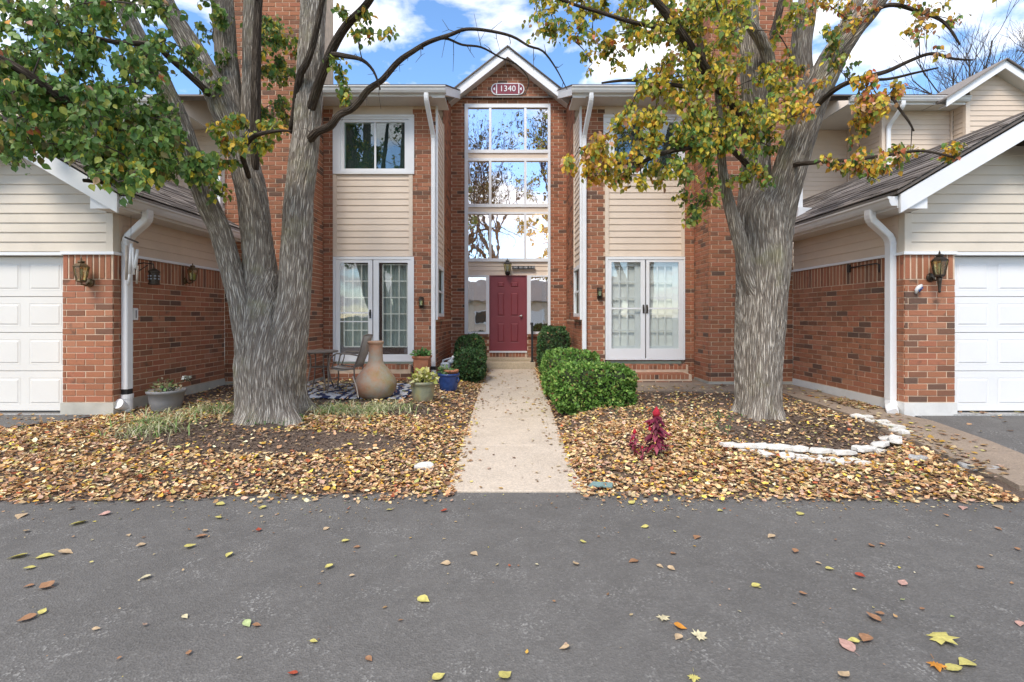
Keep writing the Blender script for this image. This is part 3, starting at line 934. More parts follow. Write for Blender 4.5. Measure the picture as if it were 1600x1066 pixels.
MB().tube([(xx(814.5), EY - .05, zz(493.8)), (xx(811), EY - .055, zz(494.2))], .012, 8).build('lever', M['steel'], dr, smooth=True)
bx('sill', M['white'], dr, xx(765), xx(823.5), EY - .08, EY + .05, zz(550.8), zz(548.6))
# brick riser below the door, two concrete steps, rail
bx('threshold_riser', M['mortar'], house, -.50, .46, EY - .05, EY + .15, .2, zz(551))
rl = MB()
lay([(.02 + i * .0813 + .035, zz(551) - .052, .0713, .10) for i in range(11)], (-.5, EY - .051, 0), X0, FRONT, None, rl)
rl.build('rowlock_course', M['brick'], house, 'stuff')
st = link(bpy.data.objects.new('entry_step', None), None, (0, 12.2, .3), None, 'two shallow tan concrete steps below the red door', 'steps')
bx('lower_step', M['step'], st, -.585, .64, 11.99, EY - .06, .25, .512, bevel=.012)
bx('upper_step', M['step'], st, -.545, .56, 12.30, EY - .062, .5125, .585, bevel=.008)
hr = thing('handrail', (.56, 12.1, .5), 'black metal handrail post right of the red door', 'handrail')
MB().box(.535, .585, 12.02, 12.07, .50, 1.46).build('post', M['black'], hr)
bx('top_rail', M['black'], hr, .535, .585, 12.071, EY - .06, 1.40, 1.45)
bx('foot_plate', M['black'], hr, .515, .605, 12.0, 12.09, .513, .525)
for k in range(3):
    bx('baluster', M['black'], hr, .55, .57, 12.18 + k * .12, 12.2 + k * .12, .586, 1.398)

# ---- french doors on both sides
def fdoor(side):
    if side < 0:
        ox, oy, sc = 460, 370, 3.807
        out = (232, 712, 120, 742); leaves = ((246, 466, 272, 440), (470, 692, 503, 675)); gy = (155, 700); inner = M['brown']
    else:
        ox, oy, sc = 860, 380, 3.553
        out = (305, 745, 76, 648); leaves = ((318, 525, 338, 500), (530, 736, 548, 710)); gy = (106, 585); inner = M['white']
    fx = lambda v: (ox + v / sc - 795) / 78.5
    fz = lambda v: CAMZ - (oy + v / sc - 495) / 78.5
    x0, x1, z1, z0 = fx(out[0]), fx(out[1]), fz(out[2]), fz(out[3])
    fr = MB()
    fr.box(x0, fx(leaves[0][0]), FY - .03, FY + .12, z0, z1); fr.box(fx(leaves[1][1]), x1, FY - .03, FY + .12, z0, z1)
    fr.box(fx(leaves[0][0]), fx(leaves[1][1]), FY - .03, FY + .12, z1 - .055, z1); fr.box(fx(leaves[0][0]), fx(leaves[1][1]), FY - .03, FY + .12, z0, z0 + .03)
    root = fr.build('french_door', M['white'], house)
    for li, (a, b_, c, d) in enumerate(leaves):
        A, B, C, D = fx(a) + .003, fx(b_) - .003, fx(c), fx(d); zt_, zb_ = fz(gy[0]), fz(gy[1])
        lf = MB(); y0, y1 = FY - .02, FY + .02
        lf.box(A, C, y0, y1, z0 + .032, z1 - .057); lf.box(D, B, y0, y1, z0 + .032, z1 - .057)
        lf.box(C, D, y0, y1, zt_, z1 - .057); lf.box(C, D, y0, y1, z0 + .032, zb_)
        lf.build('storm_door', M['white'], root)
        bx('pane', M['dglass'], root, C, D, FY - .004, FY + .0, zb_, zt_)
        # the inner door with its muntins
        yi = FY + .05
        ix0, ix1 = C - .05, D + .05
        if side < 0:
            gx0, gx1 = (fx(292), fx(446)) if li == 0 else (fx(523), fx(668)); gz0, gz1 = fz(655), fz(165)
        else:
            gx0, gx1 = (fx(342), fx(474)) if li == 0 else (fx(554), fx(684)); gz0, gz1 = fz(574), fz(125)
        idr = MB()
        idr.box(ix0, gx0, yi, yi + .04, z0 + .03, z1 - .04); idr.box(gx1, ix1, yi, yi + .04, z0 + .03, z1 - .04)
        idr.box(gx0, gx1, yi, yi + .04, gz1, z1 - .04); idr.box(gx0, gx1, yi, yi + .04, z0 + .03, gz0)
        idr.build('inner_door', inner, root)
        mm = M['muntin'] if side < 0 else M['white']
        w = .022
        for k in (1, 2):
            xm = gx0 + (gx1 - gx0) * k / 3
            bx('muntin', mm, root, xm - w/2, xm + w/2, yi - .004, yi + .012, gz0, gz1)
        for k in range(0, 6):
            zm = gz0 + (gz1 - gz0) * k / 5
            bx('muntin', mm, root, gx0, gx1, yi - .006, yi + .010, zm - w/2, zm + w/2)
        for k in (0, 1):
            xm = (gx0, gx1)[k]
            bx('muntin', mm, root, xm - w/2, xm + w/2, yi - .007, yi + .011, gz0, gz1)
        # curtain or blind slats behind
        if side < 0:
            cu = MB(); nseg = 40
            for i in range(nseg + 1):
                t = i / nseg
                yy = yi + .062 + .012 * math.sin(t * 34) + .006 * math.sin(t * 71 + li)
                cu.v += [(gx0 - .02 + (gx1 - gx0 + .04) * t, yy, gz0 - .03), (gx0 - .02 + (gx1 - gx0 + .04) * t, yy, gz1 + .03)]
            cu.f = [(2*i, 2*i+2, 2*i+3, 2*i+1) for i in range(nseg)]
            cu.build('curtain', M['curtain'], root)
        else:
            sl = MB(); z = gz0
            while z < gz1:
                sl.prism([(gx0 - .02, yi + .048, z), (gx0 - .02, yi + .050, z), (gx0 - .02, yi + .060, z + .027), (gx0 - .02, yi + .058, z + .027)], (0, 0, 0), (gx1 - gx0 + .04, 0, 0)); z += .024
            sl.build('blind', M['blind'], root, 'stuff')
        if side > 0 or li == 0:
            zc = fz(452) if side < 0 else fz(362)
            bx('push_bar', M['white'], root, C, D, FY - .018, FY - .006, zc - .018, zc + .012)
            if side < 0: bx('push_bar', M['white'], root, C, D, FY - .018, FY - .006, fz(505) - .01, fz(505) + .01)
    hm = M['black'] if side < 0 else M['bronze']
    for hx in ((453,) if side < 0 else (515, 535)):
        zc = fz(460) if side < 0 else fz(366)
        hd = MB(); X = fx(hx)
        hd.box(X - .016, X + .016, FY - .028, FY - .0205, zc - .085, zc + .085)
        hd.tube([(X, FY - .03, zc - .05), (X, FY - .065, zc - .04), (X, FY - .068, zc + .03), (X, FY - .03, zc + .05)], .010, 8)
        hd.build('door_handle', hm, root)
    return z0
zl = fdoor(-1); zr = fdoor(1)
# brick steps under the doors
for s in (-1, 1):
    x0, x1 = min(s * 1.93, s * 3.52), max(s * 1.93, s * 3.52)
    bx('brick_step', M['mortar'], house, x0, x1, 9.86, FY - .001, .2, .655)
    rr = MB()
    nb = int((x1 - x0) / .0813)
    lay([(.01 + i * .0813 + .0356, .61, .0713, .085) for i in range(nb)], (x0, 9.86, 0), X0, FRONT, None, rr)
    lay(courses(.32, .56, lambda z: (0, x1 - x0)), (x0, 9.86, 0), X0, FRONT, None, rr)
    for i in range(nb):
        x = x0 + .01 + i * .0813
        rr.box(x, x + .0713, 9.853, 9.995, .64, .664)
    if s > 0:
        a, b_ = 2.02, 3.46
        bx('brick_step', M['mortar'], house, a, b_, 9.50, 9.852, .2, .505)
        nb = int((b_ - a) / .0813)
        lay([(.01 + i * .0813 + .0356, .46, .0713, .085) for i in range(nb)], (a, 9.50, 0), X0, FRONT, None, rr)
        for i in range(nb):
            x = a + .01 + i * .0813
            rr.box(x, x + .0713, 9.494, 9.845, .49, .513)
        lay(courses(.30, .41, lambda z: (0, b_ - a)), (a, 9.50, 0), X0, FRONT, None, rr)
    rr.build('step_bricks', M['brick'], house, 'stuff')
# roof vent
rv = MB().lathe((PX(604, 140, 11).x, 11.0, 6.3), [(.055, 0), (.055, .30), (.085, .31), (.095, .36), (.08, .40), (.03, .43)], 16)
rv.build('roof_vent', M['gutter'], house, smooth=True)

# ================================================================ garages
def garage(s):
    left = s < 0
    g = thing('garage', (s * 6.6, 8, .3), 'attached brick garage with cream panelled door and wind chime at its downspout' if left else
              'attached brick garage with bright white panelled door beside the side walk', 'garage', 'garages flanking the townhouse')
    GY = 6.65; GX = 5.24; DX0, DX1 = 5.90, 8.36; ZB, ZT = .464, 2.42
    sm = M['sidingg']; fd = M['fdn'] if left else M['fdnw']
    def B(name, m, x0, x1, y0, y1, z0, z1, parent=None, **kw):
        return bx(name, m, parent or g, s * x0, s * x1, y0, y1, z0, z1, **kw)
    B('foundation', fd, GX - .02, DX0 + .02, GY - .02, GY + .3, .1, ZB - .001)
    B('foundation', M['fdn'] if left else M['fdnw'], GX - .018, GX + .2, GY + .301, 9.25, .1, ZB - .001)
    pier = B('brick_pier', M['mortar'], GX, DX0, GY, GY + .30, ZB, ZT)
    lay(courses(ZB, ZT, lambda z: (0, .66), phase=.05, top_soldier=True), (min(s * GX, s * DX0), GY, 0), X0, FRONT, pier)
    wallp = B('brick_wall', M['mortar'], GX, GX + .2, GY + .301, 9.25, ZB, ZT)
    n = (-s, 0, 0)
    lay(courses(ZB, ZT, lambda z: (.012, 2.6), phase=.11, top_soldier=True), (s * GX, GY, 0), (0, 1, 0), n, wallp)
    # far pier beyond the door, out of frame
    B('brick_pier', M['mortar'], DX1, DX1 + .9, GY, GY + .3, ZB - .2, ZT)
    # white ledge flashing
    B('ledge_trim', M['white'], GX - .035, DX0 + .01, GY - .035, GY + .02, ZT + .001, ZT + .04)
    B('ledge_trim', M['white'], GX - .034, GX + .02, GY + .021, 9.25, ZT + .001, ZT + .038)
    B('header_trim', M['white'], DX0 + .011, DX1, GY - .012, GY + .1, ZT - .004, ZT + .034)
    # gable siding
    EX, EZ, RX, RZ = 4.90, 3.13, 6.49, 4.07
    sl = (RZ - EZ) / (RX - EX); sl2 = .36
    def ur(z):
        lo = GX + .09
        hi = DX1 + .9
        zz_ = z + .13
        if zz_ > EZ: lo = max(lo, EX + (zz_ - EZ) / sl); hi = min(hi, RX + (RZ - zz_) / sl2)
        return (lo, hi)
    o = Vector((0, GY + .02, 0))
    if left: u_ = X1
    else: u_ = X0
    siding(g, 'gable_siding', sm, o, u_, FRONT, ZT + .042, RZ - .16, ur)
    B('corner_post', sm, GX - .004, GX + .088, GY - .006, GY + .1, ZT + .041, 2.97)
    siding(g, 'side_siding', M['sidewall'], (s * (GX + .01), GY + .1, 0), (0, 1, 0), n, ZT + .04, 2.97, lambda z: (.02, 2.5))
    B('corner_post', M['sidewall'], GX - .008, GX + .05, GY + .101, GY + .16, ZT + .041, 2.965)
    # eave
    B('soffit', M['soffit'], 4.93, GX + .02, 6.36, 9.25, 2.972, 2.99)
    B('fascia', M['white'], 4.905, 4.929, 6.345, 9.25, 2.975, 3.125)
    kgutter(g, (s * 4.904, 6.34, 3.115), (s * 4.904, 9.25, 3.115), (s, 0, 0))
    MB().prism([(s * (4.904 - a), 6.337, 3.117 + c) for a, c in ((0, 0), (.127, 0), (.127, -.024), (.110, -.037), (.102, -.077), (.08, -.118), (0, -.118))], (0, 0, 0), (0, -.004, 0)).build('gutter_end_cap', M['white'], g)
    # rake boards and return
    def rk(a, z0_, z1_, b_, w0, w1, y0, y1, name, m):
        return MB().prism([(s * a, y0, z0_ + w0), (s * b_, y0, z1_ + w0), (s * b_, y0, z1_ + w1), (s * a, y0, z0_ + w1)], (0, 0, 0), (0, y1 - y0, 0)).build(name, m, g)
    rk(4.915, EZ + .009, RZ, RX, -.235, .0, 6.30, 6.335, 'rake_board', M['white'])
    rk(RX, RZ, RZ - 3.0 * sl2, RX + 3.0, -.235, .0, 6.30, 6.335, 'rake_board', M['white'])
    B('eave_return', M['white'], 4.985, 5.28, 6.336, 6.352, 2.965, 3.175)
    B('eave_return', M['white'], 5.262, 5.28, 6.353, GY - .01, 2.985, 3.165)
    B('return_soffit', M['soffit'], GX + .021, 5.261, 6.36, GY - .008, 2.972, 2.985)
    rk(5.27, EZ + .05 + .285 * sl, RZ, RX, -.20, -.185, 6.336, GY + .03, 'rake_soffit', M['soffit'])
    # roof
    YB = 13.2
    p0 = Vector((s * 4.86, 6.28, EZ - .005)); run = math.hypot(RX - 4.86, (RX - 4.86) * sl)
    up = Vector((s * (RX - 4.86), 0, (RX - 4.86) * sl)).normalized()
    q = p0 + up * run
    deck = MB().prism([p0, p0 + Vector((0, YB - 6.28, 0)), q + Vector((0, YB - 6.28, 0)), q], (0, 0, .012), (0, 0, .05)).build('roof', M['shingle'], g)
    shingles(deck, p0 + Vector((0, -.015, .055)), (0, 1, 0), up, 5.2, run)
    q2 = q + Vector((s * 3.1, 0, -3.1 * sl2))
    MB().prism([q, q + Vector((0, YB - 6.28, 0)), q2 + Vector((0, YB - 6.28, 0)), q2], (0, 0, .012), (0, 0, .055)).build('roof_back_slope', M['shingle'], g)
    MB().tube([q + Vector((0, -.01, .06)), q + Vector((0, YB - 6.3, .06))], .035, 6).build('ridge_cap', M['shingle'], g)
    # sectional door
    dm = simple('cream_door_paint', (.74,.715,.665), .42, .02, 1.5, dirt=((.62,.59,.53), .2)) if left else M['gdoor']
    ze = [.33, .868, 1.385, 1.868, 2.41]; DY = 6.76
    door = MB()
    door.box(s * (DX0 - .02), s * DX1, DY + .035, DY + .06, .33, 2.44)
    dd = door.build('garage_door', dm, g)
    for k in range(4):
        za, zb = ze[k] + .004, ze[k + 1] - .004
        MB().box(s * (DX0 - .02), s * DX1, DY, DY + .034, za, zb).build('door_section', dm, dd, bevel=.004)
        for j in range(4):
            xa = 6.02 + j * .555
            xs_ = sorted((s * xa, s * (xa + .43)))
            panel(dd, dm, xs_[0], xs_[1], za + .085, zb - .085, DY - .001, .022, .006)
    B('weather_strip', M['black'], DX0, DX1, DY + .002, DY + .03, .305, .329)
    B('apron', M['rock'], DX0 - .03, DX1, GY - .03, DY + .05, .1, .312)
    # downspout
    xd = GX - .05; yd = 6.83
    if left:
        downspout(g, [(s * 4.845, 6.74, 3.03), (s * 4.845, 6.74, 2.90), (s * xd, yd, 2.66), (s * xd, yd, .62)], side=(0, 1, 0), w=.12, d=.085)
    else:
        downspout(g, [(s * 4.845, 6.74, 3.03), (s * 4.845, 6.74, 2.90), (s * xd, yd, 2.66), (s * xd, yd, .40), (s * (xd - .10), yd - .17, .33)], side=(0, 1, 0), w=.12, d=.085)
    for z in (.95, 2.35):
        B('pipe_strap', M['white'], xd - .04, GX + .0, yd - .05, yd + .05, z, z + .025)
    if left:
        B('pipe_boot', M['black'], xd - .04, xd + .04, yd - .052, yd + .052, .55, .62)
        pv = MB().tube([(s * xd, yd, .27), (s * xd, yd, .49), (s * xd, yd, .491), (s * xd, yd, .549)], [.068, .068, .076, .076], 18)
        pv.build('drain_pipe', M['pvc'], g, smooth=False)
        a = Vector((s * xd, yd, .36)); d = Vector((s * .04, -.8, .45)).normalized()
        MB().tube([a, a + d * .12, a + d * .121, a + d * .17], [.058, .058, .068, .068], 18).build('cleanout_cap', M['pvc'], g)
    return g
GL = garage(-1); GR = garage(1)

# ================================================================ neighbouring units above the garages
def wing(s):
    left = s < 0
    g = thing('house_wing', (s * 10, 14, 0), 'beige siding upper storey behind the left garage roof, mostly hidden by leaves' if left else
              'beige siding upper storey with small gable rising behind the right garage roof', 'house', 'neighbouring units')
    m = M['sidewall']
    u_ = X1 if left else X0
    AX, BX, CX = 9.59, 11.37, 15.4
    siding(g, 'siding_wall', m, (s * 5.25, 14.2, 0), u_, FRONT, 3.0, 6.88, lambda z: (0, AX - 5.25))
    siding(g, 'siding_wall', m, (s * AX, 12.9, 0), (0, 1, 0), (-s, 0, 0), 3.6, 6.88, lambda z: (.06, 1.24))
    siding(g, 'siding_wall', m, (s * AX, 12.9, 0), u_, FRONT, 3.6, 6.88, lambda z: (.06, BX - AX - .05))
    siding(g, 'siding_wall', m, (s * BX, 12.5, 0), (0, 1, 0), (-s, 0, 0), 3.8, 7.0, lambda z: (.07, .34))
    apx, apz, sl = 12.06, 7.74, .657
    def ur(z):
        lo, hi = BX + .09, CX
        if z > 6.85: lo = max(lo, apx - (apz - z - .06) / sl); hi = min(hi, apx + (apz - z - .06) / sl)
        return (lo, hi)
    siding(g, 'gable_siding', m, (0, 12.5, 0), u_, FRONT, 3.8, 7.60, ur)
    def B(name, mt, x0, x1, y0, y1, z0, z1): return bx(name, mt, g, s * x0, s * x1, y0, y1, z0, z1)
    for (a, b_, y) in ((AX - .03, AX + .055, 12.875), (BX - .02, BX + .085, 12.475)):
        B('corner_post', M['siding'], a, b_, y, y + .09, 3.6, 6.88 if a < 10 else 7.02)
    B('inner_corner', M['siding'], AX - .05, AX - .005, 14.13, 14.17, 3.0, 6.88)
    B('inner_corner', M['siding'], BX - .06, BX - .022, 12.84, 12.875, 3.6, 6.88)
    B('soffit', M['soffit'], 8.45, BX - .025, 12.5, 14.3, 6.882, 6.90)
    B('fascia', M['white'], 8.45, BX - .03, 12.475, 12.498, 6.87, 7.05)
    kgutter(g, (s * 8.45, 12.474, 7.04), (s * (BX + .02), 12.474, 7.04), (0, 1, 0))
    dx = s * (AX + .16)
    downspout(g, [(dx, 12.42, 6.95), (dx, 12.42, 6.82), (dx - s * .05, 12.84, 6.45), (dx - s * .05, 12.84, 3.9)], side=(1, 0, 0), w=.10)
    MB().prism([(s * 5.2, 12.40, 7.05), (s * 11.0, 12.40, 7.05), (s * 11.0, 17, 8.9), (s * 5.2, 17, 8.9)], (0, 0, 0), (0, 0, .04)).build('roof', M['shingle'], g)
    B('back_wall', M['siding'], 5.3, CX, 16.8, 17.0, .2, 8.9)
    for t in (-1, 1):
        pr = lambda h0, h1, w, y: [(s * (apx + t * a), y, apz - a * sl + c) for a, c in ((0, h0), (w, h0), (w, h1), (0, h1))]
        MB().prism(pr(-.10, .10, 1.42, 12.2), (0, 0, 0), (0, .03, 0)).build('rake_board', M['white'], g)
        MB().prism(pr(.10, .135, 1.47, 12.15), (0, 0, 0), (0, 5.2, 0)).build('gable_roof', M['shingle'], g)
        MB().prism(pr(-.09, -.07, 1.38, 12.231), (0, 0, 0), (0, .26, 0)).build('rake_soffit', M['soffit'], g)
    # white corner board and flashing where the garage roof meets the chimney
    B('corner_board', M['white'], 5.262, 5.36, 9.16, 9.24, 3.52, 4.45)
    fl = MB().prism([(s * 5.20, 9.05, 3.36), (s * 5.42, 9.05, 3.42), (s * 5.46, 9.05, 3.56), (s * 5.22, 9.05, 3.58)], (0, 0, 0), (0, .1, 0)).build('flashing_box', M['white'], g)
    return g
wing(-1); wing(1)
# ---------------------------------------------------------------- trees
def catmull(pts, step):
    """pts: rows (x, y, z, r); returns resampled rows"""
    P = [np.array(p, float) for p in pts]; out = []
    for i in range(len(P) - 1):
        p0, p1, p2, p3 = P[max(i-1, 0)], P[i], P[i+1], P[min(i+2, len(P)-1)]
        n = max(2, int(np.linalg.norm((p2 - p1)[:3]) / step))
        for k in range(n):
            t = k / n
            out.append(.5 * (2*p1 + (p2 - p0)*t + (2*p0 - 5*p1 + 4*p2 - p3)*t*t + (3*p1 - p0 - 3*p2 + p3)*t**3))
    out.append(P[-1]); return out

def limb_mesh(b, pts, n=14, step=.06, rough=.05, flare=None, seed=0, ridged=False):
    """tapered, slightly knotty limb with bark UVs; appended to b (b.uv kept)"""
    if b.uv is None: b.uv = []; b.col = []
    rows = catmull(pts, step); m = len(rows); base = len(b.v); u = None; run = 0.0
    for i, r in enumerate(rows):
        p = Vector(r[:3])
        d = (Vector(rows[min(i+1, m-1)][:3]) - Vector(rows[max(i-1, 0)][:3])).normalized()
        if u is None:
            u = d.cross(Vector((0, 1, 0)) if abs(d.y) < .9 else Vector((1, 0, 0))).normalized()
        else: u = (u - d * u.dot(d)).normalized()
        w = d.cross(u)
        if i: run += (p - Vector(rows[i-1][:3])).length
        for k in range(n + 1):
            a = 2 * math.pi * k / n
            R = r[3]
            q = Vector((math.cos(a) * 1.3, math.sin(a) * 1.3, run * 1.1 + seed))
            R *= 1 + rough * 1.6 * mnoise.noise(q) + rough * .6 * mnoise.noise(q * 3.1)
            if flare:
                f = flare(run, a)
                R *= f
            hgt = .5
            if ridged:
                cu, su_ = math.cos(a), math.sin(a); kk = max(.08, r[3]) / .040
                q1 = Vector((cu * kk, su_ * kk, run * 4.2 + seed))
                wv = mnoise.noise(Vector((cu * 2, su_ * 2, run * 3 + seed))) * .9
                q1 += Vector((wv, wv * .7, 0))
                rd = 1 - 2.1 * abs(mnoise.noise(q1)); r2 = mnoise.noise(q1 * 2.3)
                hgt = min(1, max(0, .30 + .42 * rd + .22 * r2))
                R += .024 * min(1, r[3] / .22) * (hgt - .5) + .012 * mnoise.noise(Vector((cu * 3, su_ * 3, run * 2 + seed)))
            b.col.append((hgt, hgt, hgt, 1))
            b.v.append(tuple(p + (u * math.cos(a) + w * math.sin(a)) * R))
            b.uv.append((k / n * 2 * math.pi * max(.05, r[3]), run + seed))
    for i in range(m - 1):
        for k in range(n):
            b.f.append((base + i*(n+1) + k, base + i*(n+1) + k + 1, base + (i+1)*(n+1) + k + 1, base + (i+1)*(n+1) + k))
    return rows

LEAF_V = np.array([(0,0,0),(.20,.10,.03),(.37,.32,.06),(.33,.58,.05),(.15,.83,.01),(0,1.06,-.05),(-.15,.83,.01),(-.33,.58,.05),(-.37,.32,.06),(-.20,.10,.03),(0,.35,-.02),(0,.70,-.03)], float)
LEAF_F = [(0,1,2,10),(10,2,3,11),(11,3,4,5),(5,6,7,11),(11,7,8,10),(10,8,9,0)]
def leaf_arrays(pos, rot, size, col, V=LEAF_V, F=LEAF_F, curl=None):
    n = len(pos); k = len(V)
    vs = np.repeat(V[None], n, 0)
    if curl is not None:
        vs = vs.copy(); c = curl[:, None]
        vs[:, :, 2] += c * ((vs[:, :, 1] - .5) ** 2) * 1.6 + c * .9 * (vs[:, :, 0] ** 2)
    vs = np.einsum('nij,nkj->nki', rot, vs) * size[:, None, None] + pos[:, None, :]
    vs = vs.reshape(-1, 3)
    fs = [tuple(i + j*k for i in f) for j in range(n) for f in F]
    cs = np.ones((n * k, 4)); cs[:, :3] = np.repeat(col, k, 0)
    return vs, fs, cs
def rot_from(tip, nrm):
    """rotation matrices with local y = tip, local z ~ nrm"""
    y = tip / np.linalg.norm(tip, axis=1, keepdims=True)
    x = np.cross(y, nrm); x /= np.linalg.norm(x, axis=1, keepdims=True) + 1e-9
    z = np.cross(x, y)
    return np.stack([x, y, z], axis=2)

def foliage(tree, clusters, limbs, palette, seed, n_single=280, leafsize=(.056, .084), single_from=None):
    """clusters: (centre, radius, leaf count, palette weights). Twigs join every cluster to the nearest wood."""
    r = np.random.default_rng(seed)
    nodes = [Vector(p[:3]) for L in limbs for p in L[::3]]
    tw = MB()
    pend = sorted(clusters, key=lambda c: min((Vector(c[0]) - n).length for n in nodes))
    P, T, N, S, C = [], [], [], [], []
    for (c, rad, cnt, wts) in pend:
        c = Vector(c)
        j = min(range(len(nodes)), key=lambda i: (nodes[i] - c).length)
        a = nodes[j]; L = (c - a).length
        mid = (a + c) / 2 + Vector((r.normal(0, .06), r.normal(0, .06), .10 * L + r.normal(0, .04))) * min(1, L)
        pts = [a * (1-t)**2 + mid * 2*t*(1-t) + c * t*t for t in (0, .2, .4, .6, .8, 1)]
        r0 = min(.016, .004 + .010 * L)
        tw.tube(pts, [r0 * (1 - .65 * k / 5) for k in range(6)], 5, False)
        nodes += pts[2:]
        w = np.array(wts, float); w /= w.sum()
        cnt = int(cnt * 3.3); nt = max(3, cnt // 10)
        for k in range(nt):                               # small shoots, each with a spray of leaves
            d = Vector((r.normal(), r.normal(), r.normal() - .25)).normalized()
            e = c + d * rad * r.uniform(.5, 1.15)
            s0 = pts[r.integers(2, 6)]
            m2 = (s0 + e) / 2 + Vector((0, 0, .05))
            sp = [s0 * (1-t)**2 + m2 * 2*t*(1-t) + e * t*t for t in (0, .33, .66, 1)]
            tw.tube(sp, [.0045, .004, .003, .002], 4, False)
            for q in range(max(3, cnt // nt)):
                t = r.uniform(.25, 1.0)
                p = s0 * (1-t)**2 + m2 * 2*t*(1-t) + e * t*t + Vector((r.normal(0, .03), r.normal(0, .03), r.normal(0, .025)))
                P.append(p); T.append((r.normal(0, .55), r.normal(0, .55), -1.0 + r.normal(0, .4)))
                N.append((r.normal(0, .8), -.6 + r.normal(0, .7), .35 + r.normal(0, .5)))
                S.append(r.uniform(*leafsize) * (1.0 if r.random() > .15 else .7))
                ci = r.choice(len(palette), p=w)
                C.append(ci)
    tw.build('twigs', M['twig'], tree, 'stuff')
    P = np.array([tuple(p) for p in P]); T = np.array(T); N = np.array(N); S = np.array(S); C = np.array(C)
    R = rot_from(T, N)
    pal = np.array(palette)
    d = np.linalg.norm(P - np.array([0, 0, CAMZ]), axis=1)
    px = P[:, 0] / P[:, 1] * F + 795; py = 495 - (P[:, 2] - CAMZ) / P[:, 1] * F
    inf = (px > 5) & (px < 1595) & (py > 5) & (P[:, 1] > .5)
    order = np.argsort(np.where(inf, d / S, 1e9))
    single = order[:n_single]
    meshes = []
    for i, c in enumerate(palette):
        me = bpy.data.meshes.new('leaf'); me.from_pydata(LEAF_V.tolist(), [], LEAF_F)
        at = me.color_attributes.new('col', 'FLOAT_COLOR', 'POINT')
        at.data.foreach_set('color', np.tile(np.array([c[0], c[1], c[2], 1], np.float32), len(LEAF_V)))
        me.materials.append(M['leaf']); me.polygons.foreach_set('use_smooth', [True] * len(LEAF_F)); me.update(); meshes.append(me)
    for i in single:
        eu = Matrix(R[i].tolist()).to_euler()
        share('leaf', meshes[C[i]], tree, tuple(P[i]), rot=eu, scale=(S[i],) * 3)
    mask = np.ones(len(P), bool); mask[single] = False
    col = pal[C[mask]] * r.uniform(.75, 1.25, (mask.sum(), 1)) * (1 + r.normal(0, .06, (mask.sum(), 3)))
    vs, fs, cs = leaf_arrays(P[mask], R[mask], S[mask], np.clip(col, 0, 1), curl=r.normal(0, .25, mask.sum()))
    b = MB(); b.v = vs; b.f = fs; b.col = cs
    b.build('crown', M['leaf'], tree, 'stuff', smooth=True)
    return len(P)

def PL(*rows, dz=0):
    """rows (px, py, depth, radius px) -> (x, y, z, r m)"""
    return [(*PX(x, y, d), rp * (.90 if y > 380 else .84) * d / F) for x, y, d, rp in rows]

def root_flare(lobes, ph):
    def f(run, a):
        k = max(0.0, 1 - run / .50)
        return 1 + k * k * (.40 + .34 * math.cos(lobes * a + ph) + .16 * math.cos((lobes + 2) * a + ph * 2)) + .05 * math.cos(3 * a + ph) 
    return f

# palette: 0 deep green, 1 green, 2 yellow green, 3 yellow, 4 orange yellow, 5 orange red, 6 dull olive, 7 salmon
PAL = [(.095,.19,.050), (.17,.28,.065), (.36,.40,.075), (.70,.55,.06), (.70,.40,.055), (.60,.19,.09), (.24,.21,.07), (.62,.36,.22)]

# ---- left tree: three stems from one trunk
tl = thing('tree', tuple(PX(424, 652, 6.8)), 'large three-stemmed pear tree with green leaves in front of the left garage', 'tree', 'pear trees in the beds')
tb = MB()
Ls = []
Ls.append(limb_mesh(tb, PL((428,672,6.75,60),(426,640,6.78,57),(424,600,6.8,56.5),(422,570,6.8,55),(420,535,6.8,51),(417,500,6.8,44),(413,462,6.82,35),(408,420,6.85,24),(404,380,6.87,14)), 280, .028, .03, root_flare(5, .6), 1, True))
Ls.append(limb_mesh(tb, PL((404,640,6.8,24),(398,580,6.78,30),(393,530,6.70,27),(380,478,6.68,22),(362,422,6.72,18.5),(345,365,6.68,18.5),(325,320,6.6,18.5),(306,268,6.5,17),(286,205,6.35,16.5),(258,140,6.2,15.5),(228,80,6.1,14.5),(196,15,6.0,13.5),(160,-90,5.9,12),(120,-220,5.9,9),(90,-360,5.95,5)), 130, .035, .04, None, 11, True))
Ls.append(limb_mesh(tb, PL((424,600,6.8,34),(420,520,6.8,35),(409,440,6.85,29),(402,380,6.88,26.5),(396,320,6.9,26),(384,262,6.9,25.5),(372,215,6.88,25),(352,178,6.8,22.5),(330,130,6.7,20.5),(296,70,6.6,18.5),(262,15,6.5,17),(225,-70,6.4,15),(190,-190,6.4,12),(160,-330,6.4,8),(140,-470,6.4,4)), 150, .035, .04, None, 23, True))
Ls.append(limb_mesh(tb, PL((440,650,6.8,26),(445,590,6.74,33),(451,530,6.68,32),(459,470,6.68,27),(463,400,6.75,26),(466,330,6.75,26),(474,255,6.78,25),(481,190,6.8,23.5),(484,120,6.82,22.5),(488,50,6.85,22),(492,-20,6.9,21),(500,-130,7.0,17),(505,-270,7.1,12),(515,-420,7.2,6)), 140, .035, .04, None, 37, True))
tb.build('trunk', M['bark'], tl, smooth=True)
def limb(tree, rows, n=16, seed=0):
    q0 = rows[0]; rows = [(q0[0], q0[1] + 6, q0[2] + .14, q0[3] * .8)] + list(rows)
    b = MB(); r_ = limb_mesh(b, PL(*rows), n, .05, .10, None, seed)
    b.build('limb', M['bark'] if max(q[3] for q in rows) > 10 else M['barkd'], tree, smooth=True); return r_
Ls.append(limb(tl, [(376,235,6.9,17),(366,180,6.98,18.5),(358,120,7.05,19),(352,60,7.1,18.5),(348,0,7.15,18),(340,-110,7.3,14),(330,-260,7.4,8)], 30, 41))
